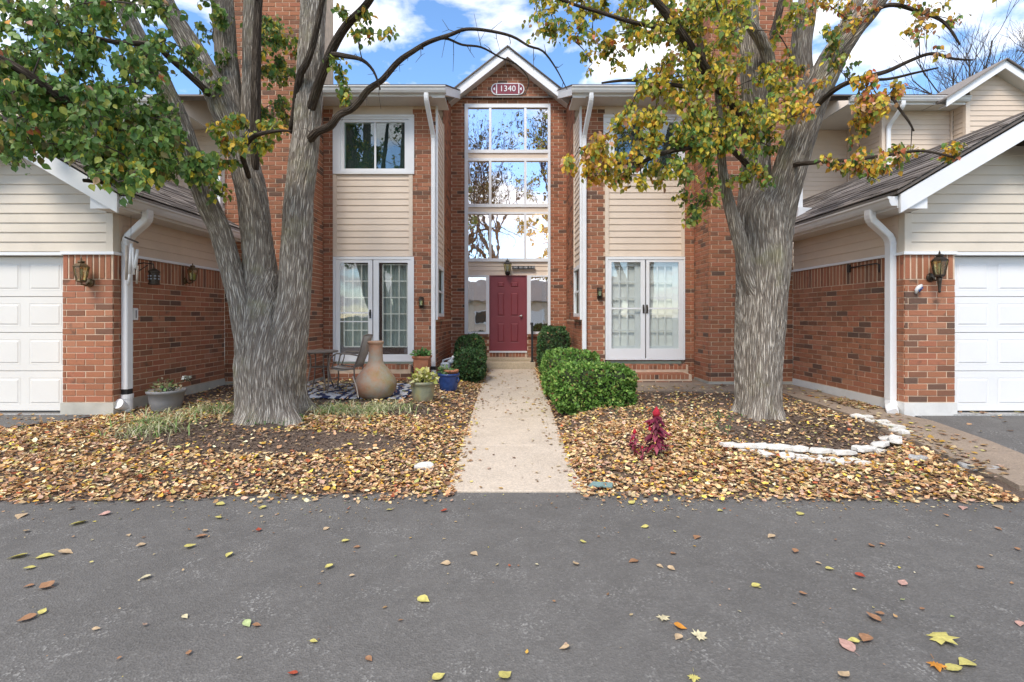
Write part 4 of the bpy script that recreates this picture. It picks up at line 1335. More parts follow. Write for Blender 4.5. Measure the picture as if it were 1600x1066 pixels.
Ls.append(limb(tl, [(384,240,6.95,13),(389,170,7.0,14),(391,100,7.05,13.5),(392,40,7.1,13),(396,-40,7.15,12),(404,-180,7.2,8)], 24, 43))
Ls.append(limb(tl, [(398,262,6.82,7),(400,190,6.75,8.5),(400,120,6.7,8),(402,50,6.68,7.5),(406,-30,6.65,7),(416,-160,6.6,4)], 16, 47))
Ls.append(limb(tl, [(480,225,6.74,7),(494,207,6.6,7.6),(516,197,6.5,7.6),(530,180,6.45,6.6),(552,168,6.4,6.4),(576,140,6.32,6.0),(596,126,6.28,5.6),(622,97,6.2,5.2),(646,80,6.14,4.6),(670,66,6.1,4.1),(705,54,6.0,3.6),(728,46,5.97,3.1),(762,48,5.95,2.7),(800,57,5.9,2.3),(826,72,5.9,2.0),(848,80,5.9,1.8),(868,106,5.9,1.4),(886,140,5.9,.8)], 12, 53))
Ls.append(limb(tl, [(660,70,6.1,2.8),(694,60,6.05,2.4),(722,70,6.05,2.1),(752,74,6.07,1.9),(782,90,6.1,1.7),(806,100,6.1,1.5),(826,124,6.1,1.2),(820,150,6.1,.7)], 8, 57))
Ls.append(limb(tl, [(486,170,6.7,8),(502,120,6.5,8.6),(518,80,6.35,8.2),(540,42,6.2,7.6),(572,8,6.05,6.8),(600,-40,5.9,5.6),(640,-120,5.8,3)], 14, 61))
Ls.append(limb(tl, [(456,200,6.9,5.5),(462,165,6.8,6.2),(468,120,6.6,6.5),(482,92,6.5,6),(494,50,6.4,5.4),(506,-10,6.3,4.6),(520,-90,6.2,3)], 12, 67))
Ls.append(limb(tl, [(520,85,6.3,4.5),(540,88,6.2,4.2),(566,94,6.1,3.4),(584,112,6.1,2.4),(594,140,6.1,1.4)], 8, 71))
Ls.append(limb(tl, [(310,285,6.55,8),(285,258,6.2,9),(240,228,5.8,9.2),(190,200,5.4,9.6),(140,176,5.1,9.4),(90,150,4.8,9),(40,115,4.6,8),(0,92,4.5,7),(-70,60,4.3,5)], 14, 73))
Ls.append(limb(tl, [(330,150,6.65,6),(296,118,6.3,6),(262,88,6.0,5.4),(240,70,5.7,4.8),(180,66,5.3,4.2),(120,50,5.0,3)], 10, 79))
Ls.append(limb(tl, [(300,262,6.5,6),(262,262,6.0,6),(220,280,5.6,5.6),(170,284,5.2,5),(130,282,5.0,3.6)], 10, 83))
Ls.append(limb(tl, [(240,100,6.12,5),(205,140,5.8,4.6),(160,158,5.4,4),(110,150,5.0,3)], 10, 89))
Ls.append(limb(tl, [(392,290,6.95,3.5),(386,268,6.6,4.5),(379,240,6.2,4.6),(396,214,5.9,4.6),(430,205,5.8,3.2),(456,205,5.75,2)], 10, 97))

cl = []
r5 = np.random.default_rng(55)
def scatter(poly, n, dep, rad, cnt, wts, tgt):
    """n cluster centres inside a pixel polygon, at depths dep"""
    xs = [p[0] for p in poly]; ys_ = [p[1] for p in poly]; k = 0
    while k < n:
        x = r5.uniform(min(xs), max(xs)); y = r5.uniform(min(ys_), max(ys_)); ins = False
        for i in range(len(poly)):
            (x1, y1), (x2, y2) = poly[i], poly[i-1]
            if (y1 > y) != (y2 > y) and x < (x2 - x1) * (y - y1) / (y2 - y1) + x1: ins = not ins
        if ins:
            d = r5.uniform(*dep)
            w = wts(x, y) if callable(wts) else wts
            tgt.append((tuple(PX(x, y, d)), r5.uniform(*rad), int(r5.integers(*cnt)), w)); k += 1
G = (5, 7, 1.6, .22, .06, .03, .8, .03)
def wl(x, y):
    if x > 340 and y > 150: return (.8, 3, 4, 2.6, .8, .1, .4, .1)
    if x < 75 and y > 170: return (4, 6, 1.6, .35, .2, .2, 1.0, .2)
    if y > 215 and 150 < x < 340: return (4, 7, 2.6, .8, .12, .02, .7, .02)
    return G
scatter([(-20,-10),(250,-10),(300,60),(300,140),(270,200),(300,255),(250,275),(170,285),(120,255),(60,235),(-20,245)], 92, (4.3, 6.3), (.16, .26), (18, 32), wl, cl)
scatter([(-20,120),(120,130),(260,190),(300,230),(330,285),(270,265),(200,290),(130,270),(90,225),(-20,230)], 48, (4.3, 5.6), (.13, .2), (16, 26), wl, cl)
scatter([(130,240),(330,240),(350,270),(290,285),(180,285)], 16, (4.7, 6.0), (.11, .16), (14, 20), wl, cl)
scatter([(335,175),(400,190),(455,195),(450,220),(395,235),(350,230)], 13, (5.6, 6.3), (.10, .15), (13, 20), wl, cl)
scatter([(385,20),(470,20),(470,200),(400,215)], 26, (7.2, 8.2), (.16, .24), (18, 26), (3, 4, 3, 1.2, .3, .02, 1, 0), cl)
scatter([(300,0),(340,0),(360,110),(350,170),(320,120)], 9, (6.2, 7.2), (.13, .2), (14, 20), G, cl)
scatter([(520,10),(600,12),(615,62),(575,55),(540,40)], 5, (5.7, 6.3), (.09, .14), (10, 15), (2, 4, 4, 1.4, .6, .1, .6, .1), cl)
scatter([(515,70),(545,120),(545,190),(520,175)], 6, (6.2, 7.2), (.09, .14), (9, 14), (2, 4, 4, 2, .4, .1, .6, .1), cl)
scatter([(310,250),(362,250),(365,300),(330,305)], 5, (6.2, 6.5), (.10, .14), (9, 14), (2, 5, 2, 1, .2, 0, .5, 0), cl)
scatter([(-150,-420),(560,-420),(620,-30),(-150,-20)], 80, (4.6, 9.0), (.25, .4), (20, 34), G, cl)
foliage(tl, cl, Ls, PAL, 101)

r8 = np.random.default_rng(88)
bt = MB()
for L in (Ls[7], Ls[8], Ls[11]):
    for q in L[6::3]:
        if r8.random() < .15: continue
        p = Vector(q[:3]); d = Vector((r8.normal(0, .7), r8.normal(0, .5), r8.normal(-.2, .8))).normalized(); l = r8.uniform(.06, .30)
        m = p + d * l * .5 + Vector((0, 0, r8.normal(0, .03))); e = p + d * l + Vector((r8.normal(0, .05), 0, r8.normal(0, .06)))
        bt.tube([p, m, e], [.0045, .0035, .002], 5, False)
        bt.tube([m, m + Vector((r8.normal(0, .06), r8.normal(0, .05), r8.normal(0, .06)))], [.003, .0018], 4, False)
bt.build('bare_twigs', M['twig'], tl, 'stuff')

# ---- right tree
tr = thing('tree', tuple(PX(1186, 655, 6.8)), 'pear tree with yellow and orange autumn leaves ringed by white stones', 'tree', 'pear trees in the beds')
tb = MB(); Rs = []
Rs.append(limb_mesh(tb, PL((1186,674,6.75,40),(1186,640,6.78,38),(1186,600,6.8,37),(1188,540,6.8,38),(1191,480,6.8,40),(1193,420,6.8,43),(1192,372,6.8,46),(1190,330,6.8,44),(1190,290,6.82,24)), 240, .028, .035, root_flare(5, 2.1), 3, True))
Rs.append(limb_mesh(tb, PL((1176,400,6.82,26),(1176,340,6.86,27),(1180,280,6.9,25),(1182,220,6.92,23.5),(1180,150,6.95,23),(1174,90,7.0,22),(1166,30,7.05,21),(1160,-30,7.1,19),(1150,-150,7.2,15),(1140,-300,7.3,9),(1135,-420,7.4,4)), 130, .035, .04, None, 13, True))
Rs.append(limb_mesh(tb, PL((1204,420,6.78,30),(1212,350,6.74,30),(1226,290,6.7,29),(1243,235,6.65,27.5),(1262,180,6.6,26.5),(1282,130,6.55,25),(1305,85,6.5,22),(1335,45,6.4,18),(1366,8,6.3,16),(1410,-60,6.2,13),(1460,-160,6.1,9),(1500,-280,6.0,5)), 140, .035, .04, None, 29, True))
tb.build('trunk', M['bark'], tr, smooth=True)
Rs.append(limb(tr, [(1188,500,6.72,8),(1174,440,6.67,15),(1155,372,6.6,13.5),(1141,325,6.56,11),(1132,285,6.52,9),(1127,245,6.5,7.5),(1126,200,6.45,6),(1120,140,6.4,4.5)], 20, 15))
Rs.append(limb(tr, [(1262,185,6.7,17),(1256,130,6.8,18.5),(1252,80,6.85,18),(1258,30,6.9,17),(1268,-30,6.95,15),(1290,-150,7.0,10),(1305,-290,7.1,5)], 26, 17))
Rs.append(limb(tr, [(1283,135,6.55,12),(1300,95,6.7,13.5),(1316,55,6.8,13),(1334,15,6.9,12),(1360,-60,7.0,9),(1390,-180,7.1,5)], 20, 19))
Rs.append(limb(tr, [(1203,140,6.85,11),(1201,95,6.75,11.5),(1192,68,6.65,11),(1176,44,6.55,10),(1160,18,6.45,9.5),(1148,-20,6.4,9),(1120,-110,6.3,5)], 18, 21))
Rs.append(limb(tr, [(1200,75,6.72,6),(1212,40,6.75,6.5),(1222,0,6.8,6),(1240,-70,6.8,4)], 12, 25))
Rs.append(limb(tr, [(1165,255,6.8,5.5),(1140,232,6.3,5.2),(1105,226,6.0,5),(1070,232,5.8,4.6),(1035,240,5.7,4),(990,256,5.7,3),(940,250,5.7,2.2),(905,230,5.7,1.4)], 10, 27))
Rs.append(limb(tr, [(1178,230,6.85,10),(1150,175,6.6,10),(1118,130,6.3,9.5),(1092,95,6.1,9),(1070,60,5.9,8.5),(1045,25,5.8,8),(1015,-10,5.7,7),(970,-70,5.6,5)], 14, 31))
Rs.append(limb(tr, [(1100,110,6.15,6),(1094,70,6.2,6),(1084,20,6.3,5.5),(1078,-40,6.4,5)], 10, 33))
Rs.append(limb(tr, [(1068,58,5.9,5),(1030,44,5.8,4.6),(985,34,5.7,4),(940,20,5.7,3.5),(900,8,5.7,2.8),(850,-10,5.7,2)], 10, 35))
Rs.append(limb(tr, [(1120,135,6.3,4.5),(1070,135,6.1,4),(1020,128,6.0,3.5),(975,126,6.0,2.8),(940,130,6.0,1.8)], 8, 39))
Rs.append(limb(tr, [(1270,172,6.5,5),(1305,140,6.2,5),(1340,124,6.0,4.6),(1385,112,5.9,4),(1420,96,5.85,3.4),(1455,84,5.8,2.9),(1490,92,5.8,2.2),(1520,94,5.8,1.4)], 8, 45))
Rs.append(limb(tr, [(1340,124,6.0,2.6),(1385,124,6.0,2.5),(1430,114,6.0,2.1),(1466,106,6.0,1.4)], 6, 46))
Rs.append(limb(tr, [(1240,258,6.5,4.5),(1275,254,6.1,4),(1330,250,5.8,3.6),(1390,242,5.6,3.2),(1440,236,5.5,2.6),(1490,246,5.45,1.8)], 8, 49))
Rs.append(limb(tr, [(1394,150,5.9,2.6),(1404,168,5.8,2.4),(1420,190,5.7,2),(1428,205,5.7,1.3)], 6, 50))
Rs.append(limb(tr, [(1340,30,6.4,4),(1390,8,6.1,3.6),(1440,20,6.0,3.2),(1475,35,5.9,2.6),(1500,70,5.8,1.6)], 8, 51))
cl = []
Yl = (.3, 2.6, 5.0, 5.6, 2.2, .3, .7, .6)
def wr(x, y):
    if x < 960 and y > 170: return (.2, .8, 2, 5, 4, .5, .5, 1.4)
    if y > 200 and 1040 < x < 1240: return (1.2, 5, 4.5, 2.2, .7, .1, .6, .1)
    if x > 1250 and y < 190: return (.4, .8, 1.4, 3, 3.6, 1.4, 1.6, 2.2)
    if x > 1250: return (.8, 2, 1.6, 2.4, 2.6, .8, 1.6, 1.6)
    if y < 60: return (.4, 3, 5.4, 4.2, 1.1, .15, .9, .3)
    return Yl
scatter([(960,-10),(1160,-10),(1160,180),(1110,235),(1010,215),(985,160),(1010,110),(980,60)], 92, (5.4, 7.0), (.14, .22), (15, 25), wr, cl)
scatter([(815,-10),(990,-10),(1000,50),(970,110),(925,130),(925,70),(860,75),(830,40)], 32, (5.5, 6.6), (.11, .18), (8, 14), wr, cl)
scatter([(930,200),(1010,175),(1110,215),(1130,255),(1060,280),(1000,280),(950,275)], 32, (5.3, 6.3), (.12, .18), (13, 20), wr, cl)
scatter([(890,225),(960,230),(965,285),(920,285),(890,265)], 13, (5.4, 6.0), (.10, .15), (11, 17), wr, cl)
scatter([(1060,300),(1120,270),(1130,310),(1090,345),(1060,345)], 8, (5.8, 6.3), (.09, .13), (10, 15), wr, cl)
scatter([(1060,180),(1200,150),(1215,230),(1150,250),(1080,240)], 26, (5.5, 6.4), (.11, .17), (13, 19), wr, cl)
scatter([(1150,260),(1200,265),(1205,300),(1165,310)], 5, (5.9, 6.3), (.09, .13), (11, 16), wr, cl)
scatter([(1170,160),(1250,180),(1240,250),(1170,260)], 9, (5.6, 6.2), (.10, .15), (9, 13), wr, cl)
scatter([(1190,-5),(1330,-5),(1330,60),(1200,70)], 12, (5.8, 6.8), (.12, .18), (9, 14), wr, cl)
scatter([(1190,90),(1260,70),(1275,180),(1215,190)], 18, (5.6, 6.4), (.11, .17), (12, 18), wr, cl)
scatter([(1280,40),(1330,60),(1330,130),(1290,130)], 6, (5.9, 6.6), (.11, .16), (12, 16), (2, 3, 2, 1, 1, .1, 3, .3), cl)
scatter([(1330,115),(1400,105),(1405,170),(1345,190)], 14, (5.6, 6.0), (.09, .14), (11, 16), wr, cl)
scatter([(1330,190),(1375,185),(1390,240),(1340,235)], 4, (5.6, 6.0), (.08, .12), (10, 14), wr, cl)
scatter([(1285,240),(1500,230),(1505,250),(1420,262),(1290,272)], 15, (5.4, 5.9), (.08, .12), (10, 15), wr, cl)
scatter([(1340,-10),(1500,-10),(1520,40),(1430,60),(1350,45)], 9, (5.7, 6.4), (.09, .14), (5, 9), wr, cl)
scatter([(1395,20),(1580,0),(1510,90),(1420,110)], 4, (5.7, 6.2), (.06, .1), (4, 6), wr, cl)
scatter([(840,-420),(1640,-420),(1640,-20),(820,-20)], 80, (4.8, 9.0), (.25, .4), (18, 30), Yl, cl)
foliage(tr, cl, Rs, PAL, 202, leafsize=(.050, .076))

# ---- generated trees: the bare one behind the right gable, and those across the road that the entry windows mirror
def grow(name, base, height, spread, seed, label, leaves=0, pal=None, levels=5, r0=.22, trunk=.25, group=None, lsize=.09):
    r = np.random.default_rng(seed)
    t = thing(name, base, label, 'tree', group)
    tk, br = MB(), MB(); tips = []
    def rec(p, d, L, rad, lev):
        n = 4; pts = [(*p, rad)]
        q = Vector(p); dd = Vector(d)
        for k in range(n):
            dd = (dd + Vector((r.normal(0, .10), r.normal(0, .10), r.normal(.03, .06)))).normalized()
            q = q + dd * (L / n)
            pts.append((*q, rad * (1 - .42 * (k + 1) / n)))
        if lev == 0: limb_mesh(tk, pts, 12, .3, .05, None, seed)
        else: br.tube([p_[:3] for p_ in pts], [p_[3] for p_ in pts], 6 if lev < 3 else 4, False)
        if lev >= 2: tips.extend([Vector(p_[:3]) for p_ in pts[2:]])
        if lev < levels:
            kids = 4 if lev == 0 else int(r.integers(2, 5))
            for k in range(kids):
                a = 2 * math.pi * (k + r.uniform(-.3, .3)) / kids
                perp = dd.cross(Vector((math.cos(a), math.sin(a), .3))).normalized()
                nd_ = (dd * r.uniform(.7, 1.1) + perp * spread * r.uniform(.5, 1.1) + Vector((0, 0, .15))).normalized()
                f = r.uniform(.35, 1.0) if lev else r.uniform(.8, 1.0)
                st_ = Vector(pts[max(1, int(round(f * n)))][:3])
                rec(st_, nd_, L * r.uniform(.58, .82), max(.006, rad * r.uniform(.45, .62)), lev + 1)
    rec(Vector(base), Vector((0, 0, 1)), height * trunk, r0, 0)
    tk.build('trunk', M['bark'], t, smooth=True); br.build('branches', M['twig'], t, 'stuff')
    if leaves:
        idx = r.integers(0, len(tips), leaves)
        P = np.array([tuple(tips[i]) for i in idx]) + r.normal(0, .16, (leaves, 3))
        R = rot_from(r.normal(0, .6, (leaves, 3)) + np.array([0, 0, -.9]), r.normal(0, 1, (leaves, 3)))
        cc = np.array(pal)[r.integers(0, len(pal), leaves)] * r.uniform(.7, 1.3, (leaves, 1))
        vs, fs, cs = leaf_arrays(P, R, r.uniform(.8, 1.3, leaves) * lsize, cc)
        b = MB(); b.v = vs; b.f = fs; b.col = cs
        b.build('crown', M['leaf'], t, 'stuff')
    return t
grow('bare_tree', (24.5, 31, 0), 20.5, .55, 3, 'bare tree with fine twigs rising behind the right gable', levels=6, r0=.30, trunk=.37)
grow('bare_tree', (30.5, 34, 0), 20.5, .6, 9, 'wide bare tree at the far right edge behind the gable roof', levels=6, r0=.30, trunk=.37)
ol = [(.14,.13,.03), (.22,.19,.04), (.10,.11,.03), (.26,.17,.05)]
grow('roadside_tree', (2.9, -8.5, 0), 13.5, .5, 21, 'tree across the road mirrored in the right panes of the tall entry window', 2600, ol, 6, .3, .36, lsize=.13)
grow('roadside_tree', (-3.6, -11.5, 0), 15, .55, 33, 'thinner tree across the road mirrored in the left panes of the tall entry window', 1600, ol, 6, .3, .36, lsize=.13)
grow('roadside_tree', (.6, -15.0, 0), 17, .5, 47, 'tree farthest across the road mirrored in the middle panes of the entry window', 2200, ol, 6, .3, .36, lsize=.14)
# ---------------------------------------------------------------- fallen leaves
LIT = [(.60,.46,.26), (.52,.37,.20), (.64,.52,.30), (.46,.29,.14), (.56,.34,.19), (.34,.19,.10), (.64,.56,.22), (.68,.56,.10), (.60,.36,.07), (.45,.13,.06), (.24,.14,.085), (.70,.62,.42), (.34,.38,.15), (.52,.36,.27)]
LITW = np.array([5, 5, 4.5, 4.5, 4.5, 3.6, 2.2, 1.3, 2.4, .8, 3.0, 2.6, .8, 4.0]); LITW = LITW / LITW.sum()
CUR_V = np.array([(0,0,.02),(.22,.14,.05),(.36,.42,.10),(.20,.80,.05),(0,1.05,.10),(-.20,.80,.05),(-.36,.42,.10),(-.22,.14,.05),(0,.45,0)], float)
CUR_F = [(0,1,8),(1,2,8),(2,3,8),(3,4,8),(4,5,8),(5,6,8),(6,7,8),(7,0,8)]
def ell(x, y, cx, cy, rx, ry, t=0.0):
    dx, dy = x - cx, y - cy
    c, s = math.cos(t), math.sin(t)
    return ((dx*c + dy*s) / rx) ** 2 + ((-dx*s + dy*c) / ry) ** 2
def density(x, y):
    """share of the ground hidden by leaves, 0..1"""
    e = edge_y(x)
    n = mnoise.noise(Vector((x * 1.3, y * 1.3, 2)))
    e += .13 * mnoise.noise(Vector((x * 1.6, 7, 1))) + .06 * mnoise.noise(Vector((x * 9, 3, 1)))
    if y < e: return .42 * math.exp((y - e) / .10) if abs(x) > .6 or x < -.45 else 0
    d = .62 + .38 * smooth01(-.25, .2, mnoise.noise(Vector((x * 3.1, y * 4.1, 9))))
    if x < 0:
        if x < -5.35 - max(0, 6.6 - y) * 1.35 + .1: return .10 if y > 6.0 else .6
        q = min(ell(x, y, -2.7, 5.66, 1.45, .36, -.05), ell(x, y, -3.95, 5.95, .6, .32, .1), ell(x, y, -3.3, 6.25, .8, .42, 0)) + n * .6
        d = min(d, .06 + smooth01(.6, 1.5, q))
        d = min(d, .05 + smooth01(.5, 1.3, ell(x, y, -1.45, 7.0, .45, .35)))
        if y > 7.4 and x < -1.5: d = min(d, .30)
        if y > 9.3: d = min(d, .5)
        if -.62 < x < -.5: d = min(d, .8)
    else:
        if x < .55: return 0
        if x > 4.42: return .0
        q = ell(x, y, 3.5, 6.0, 1.02, .78) + n * .15
        d = min(d, .12 + smooth01(.85, 1.12, q))
        if y > 7.8 and x > 2.0: d = min(d, .15 + .35 * smooth01(.1, .5, n))
        if y > 7.0 and x > 2.0: d = min(d, .45 + .3 * n)
        if y > 8.4 and x > 2.1: d = min(d, .05)
    return d * (.82 + .18 * max(-1, min(1, n * 2)))

def scatter_litter(name, regions, total, label, seed, curl=.35):
    r = np.random.default_rng(seed); P = []; Tl = []
    tries = 0
    while len(P) < total and tries < total * 14:
        tries += 1
        (x0, x1, y0, y1, w) = regions[r.integers(0, len(regions))]
        x, y = r.uniform(x0, x1), r.uniform(y0, y1)
        # nearer ground shows larger: keep slightly more leaves there
        if r.random() > density(x, y): continue
        if ell(x, y, -3.24, 6.8, .52, .40) < 1 or ell(x, y, 3.39, 6.8, .38, .30) < 1: continue
        z = max(0.004, bedz(x, y)) + r.uniform(.003, .028)
        P.append((x, y, z)); Tl.append(r.uniform(0, 2 * math.pi))
    n = len(P); P = np.array(P); Tl = np.array(Tl)
    tip = np.stack([np.cos(Tl), np.sin(Tl), r.normal(0, .28, n)], 1)
    nrm = np.stack([r.normal(0, .30, n), r.normal(0, .30, n), np.ones(n)], 1)
    R = rot_from(tip, nrm)
    col = np.array(LIT)[r.choice(len(LIT), n, p=LITW)] * r.uniform(.52, 1.35, (n, 1))
    vs, fs, cs = leaf_arrays(P, R, r.uniform(.024, .060, n) * r.choice([1, 1, 1, .6, 1.2], n), np.clip(col * np.array([1.28, 1.2, 1.15]), 0, 1), CUR_V, CUR_F, curl=r.normal(.1, curl, n))
    b = MB(); b.v = vs; b.f = fs; b.col = cs
    return b.build(name, M['litter'], None, 'stuff', label, 'leaf litter')
scatter_litter('leaf_litter', [(-7.2, -.48, 4.3, 6.6, 1), (-7.2, -.48, 4.3, 6.6, 1), (-5.2, -.48, 6.4, 10.0, 1), (-1.45, -.48, 9.5, 12.4, 1)], 31000, 'tan and yellow fallen leaves covering the bed left of the walk', 3)
scatter_litter('leaf_litter', [(.62, 4.6, 4.3, 6.4, 1), (.62, 4.6, 4.3, 6.4, 1), (.62, 4.5, 6.2, 9.0, 1), (.62, 1.45, 9.0, 12.3, 1)], 26000, 'tan and yellow fallen leaves covering the bed right of the walk', 4)
# crumbs of leaf and bark mulch on the bare soil
r6 = np.random.default_rng(66)
def chips(name, spots, n, label, mats='litter'):
    P = []
    while len(P) < n:
        cx, cy, rx, ry = spots[r6.integers(0, len(spots))]
        x, y = cx + r6.normal(0, rx), cy + r6.normal(0, ry)
        if y < edge_y(x) - .25 or abs(x) < .6 or x > 4.45: continue
        P.append((x, y, max(.003, bedz(x, y)) + .006))
    P = np.array(P); a = r6.uniform(0, 6.28, n)
    R = rot_from(np.stack([np.cos(a), np.sin(a), r6.normal(0, .25, n)], 1), np.stack([r6.normal(0, .4, n), r6.normal(0, .4, n), np.ones(n)], 1))
    V = np.array([(-.12,0,0),(.12,0,0),(.16,.6,.05),(.03,1,0),(-.14,.6,.04)]); Fc = [(0,1,2,4),(4,2,3)]
    cols = np.array([(.10,.065,.045), (.17,.115,.08), (.05,.035,.028), (.24,.17,.12), (.30,.22,.16)])[r6.integers(0, 5, n)]
    vs, fs, cs = leaf_arrays(P, R, r6.uniform(.02, .055, n), cols, V, Fc)
    b = MB(); b.v = vs; b.f = fs; b.col = cs
    b.build(name, M['litter'], None, 'stuff', label, 'mulch')
chips('bark_mulch', [(-2.75, 5.62, .8, .22), (-3.8, 6.0, .5, .25), (-1.45, 7.0, .4, .3), (-2.5, 5.2, 1.6, .5)], 5200, 'dark bark mulch showing between leaves around the left tree')
chips('bark_mulch', [(3.5, 6.0, .5, .4), (3.0, 5.6, .6, .3), (2.6, 7.9, .7, .5), (3.9, 6.2, .3, .3)], 4800, 'dark bark mulch inside the white stone ring')

# leaf fragments that drifted on to the walk and the slabs
def sprinkle(spots, n, seed, label, smin=.02, smax=.06):
    r = np.random.default_rng(seed); P = []
    while len(P) < n:
        x0, x1, y0, y1, zf = spots[r.integers(0, len(spots))]
        x, y = r.uniform(x0, x1), r.uniform(y0, y1); P.append((x, y, zf(x, y) + .004))
    P = np.array(P); a = r.uniform(0, 6.28, n)
    R = rot_from(np.stack([np.cos(a), np.sin(a), r.normal(0, .1, n)], 1), np.stack([r.normal(0, .2, n), r.normal(0, .2, n), np.ones(n)], 1))
    col = np.array(LIT)[r.choice(len(LIT), n, p=LITW)] * r.uniform(.6, 1.1, (n, 1))
    vs, fs, cs = leaf_arrays(P, R, r.uniform(smin, smax, n), col, CUR_V, CUR_F, curl=r.normal(.1, .2, n))
    b = MB(); b.v = vs; b.f = fs; b.col = cs
    b.build('leaf_litter', M['litter'], None, 'stuff', label, 'leaf litter')
wz = lambda x, y: walkz(y) + .014
pz_ = lambda x, y: max(.004, prof(y + .25)) + .021
sprinkle([(-.55, -.38, 4.8, 11.9, wz), (.48, .66, 4.8, 11.9, wz), (-.5, .6, 7.6, 8.7, wz), (-.5, .6, 9, 11.9, wz), (-.5, .6, 4.6, 11, wz)], 430, 12, 'loose leaf fragments scattered over the front walk')
sprinkle([(4.55, 5.2, 5.2, 9.2, pz_), (4.5, 4.8, 4.7, 6.6, pz_), (4.8, 5.18, 6.9, 7.7, pz_), (4.85, 5.19, 7.0, 7.6, pz_), (2.2, 4.9, 8.45, 9.1, lambda x, y: .366)], 800, 13, 'brown leaves blown against the right garage wall', .03, .085)
sprinkle([(-3.0, 3.0, 4.15, 4.55, lambda x, y: .003), (-5, -1, 3.9, 4.5, lambda x, y: .003), (1, 5, 4.1, 4.45, lambda x, y: .003), (-4, 4, 2.2, 4.4, lambda x, y: .004)], 700, 14, 'leaf crumbs strewn along the asphalt edge', .006, .028)
sprinkle([(5.5, 7.5, 5.6, 6.6, lambda x, y: prof(y + .1) + .016), (5.95, 7, 6.64, 6.72, lambda x, y: .318)], 26, 15, 'few pale leaves on the right driveway', .04, .08)

# single leaves on the asphalt, each where the photograph shows it
KIND = {'y': ((.62,.55,.17), 'yellow'), 't': ((.56,.41,.25), 'tan'), 'b': ((.36,.19,.10), 'brown'), 'r': ((.42,.08,.04), 'red'),
        'c': ((.68,.60,.38), 'cream'), 'g': ((.44,.52,.24), 'pale green'), 'p': ((.55,.33,.27), 'pinkish'), 'o': ((.62,.26,.04), 'orange')}
OAK_V = []
for i, rr_ in enumerate([.08,.24,.20,.40,.24,.48,.27,.44,.26,.36,.52,.36,.26,.44,.27,.48,.24,.40,.20,.24]):
    a = -math.pi/2 + 2*math.pi*i/20
    OAK_V.append((rr_ * math.cos(a) * .95, .5 + rr_ * math.sin(a) * 1.05, .03 * math.sin(i * 1.7)))
OAK_V = np.array(OAK_V + [(0, .5, .02)]); OAK_F = [(i, (i+1) % 20, 20) for i in range(20)]
MAP_V = []
for i, rr_ in enumerate([.16,.40,.30,.52,.34,.60,.36,.62,.36,.60,.34,.52,.30,.40]):
    a = -math.pi/2 + 2*math.pi*i/14
    MAP_V.append((rr_ * math.cos(a), .5 + rr_ * math.sin(a), .025 * math.sin(i * 2.1)))
MAP_V = np.array(MAP_V + [(0, .5, .03)]); MAP_F = [(i, (i+1) % 14, 14) for i in range(14)]
_lm = {}
def ground_leaf_mesh(kind, shape, var):
    k = (kind, shape, var)
    if k not in _lm:
        V, Fc = {'o': (OAK_V, OAK_F), 'm': (MAP_V, MAP_F), 'l': (LEAF_V, LEAF_F)}[shape]
        V = V.copy(); V[:, 1] -= .5
        c = (.05, .15, .28, -.12)[var]
        V[:, 2] += c * V[:, 1] ** 2 * 1.5 + c * 1.2 * V[:, 0] ** 2 + .02
        stem = [(-.012, -.5, .02), (.012, -.5, .02), (.05, -.85, .05), (.03, -.86, .05)]
        V = V * (1, 1, 1); n = len(V)
        V = np.vstack([V, np.array(stem)])
        me = bpy.data.meshes.new('fallen_leaf'); me.from_pydata(V.tolist(), [], [tuple(f) for f in Fc] + [(n, n+1, n+2, n+3)])
        at = me.color_attributes.new('col', 'FLOAT_COLOR', 'POINT'); col = KIND[kind][0]
        r = np.random.default_rng(var); cc = np.ones((len(V), 4), np.float32); cc[:, :3] = np.array(col) * r.uniform(.8, 1.15, (len(V), 1)); cc[-4:, :3] *= .7
        at.data.foreach_set('color', cc.ravel()); me.materials.append(M['litter'])
        me.polygons.foreach_set('use_smooth', [True] * len(me.polygons)); me.update(); _lm[k] = me
    return _lm[k]
A_ = [(55,183,'y',28),(140,182,'y',27),(205,170,'t',25),(92,219,'y',17),(80,104,'t',14),(90,275,'b',15),(145,275,'b',30),(85,378,'b',26),(133,357,'y',17),(300,411,'t',13),(578,372,'c',14),(772,395,'g',20),(802,399,'b',15),
 (590,485,'b',14),(372,503,'b',9),(915,551,'r',18),(1153,505,'b',16),(980,450,'y',14),(1027,216,'y',18),(1100,243,'t',10),(1115,153,'b',12),(1080,133,'y',15),(1020,95,'t',12),(715,178,'y',17),(593,152,'y',19),(630,120,'b',20),(640,103,'t',13),
 (440,147,'t',16),(455,248,'c',17),(245,78,'y',26),(327,50,'p',18),(222,33,'t',12),(683,62,'y',14),(808,100,'r',13),(820,30,'y',14),(690,20,'y',17),(1217,37,'y',12),(1387,40,'r',13),(1393,204,'t',18),(1482,174,'t',17),(1323,319,'y',26),
 (1578,560,'y',30),(1370,563,'y',26),(402,116,'t',10),(65,55,'t',24)]
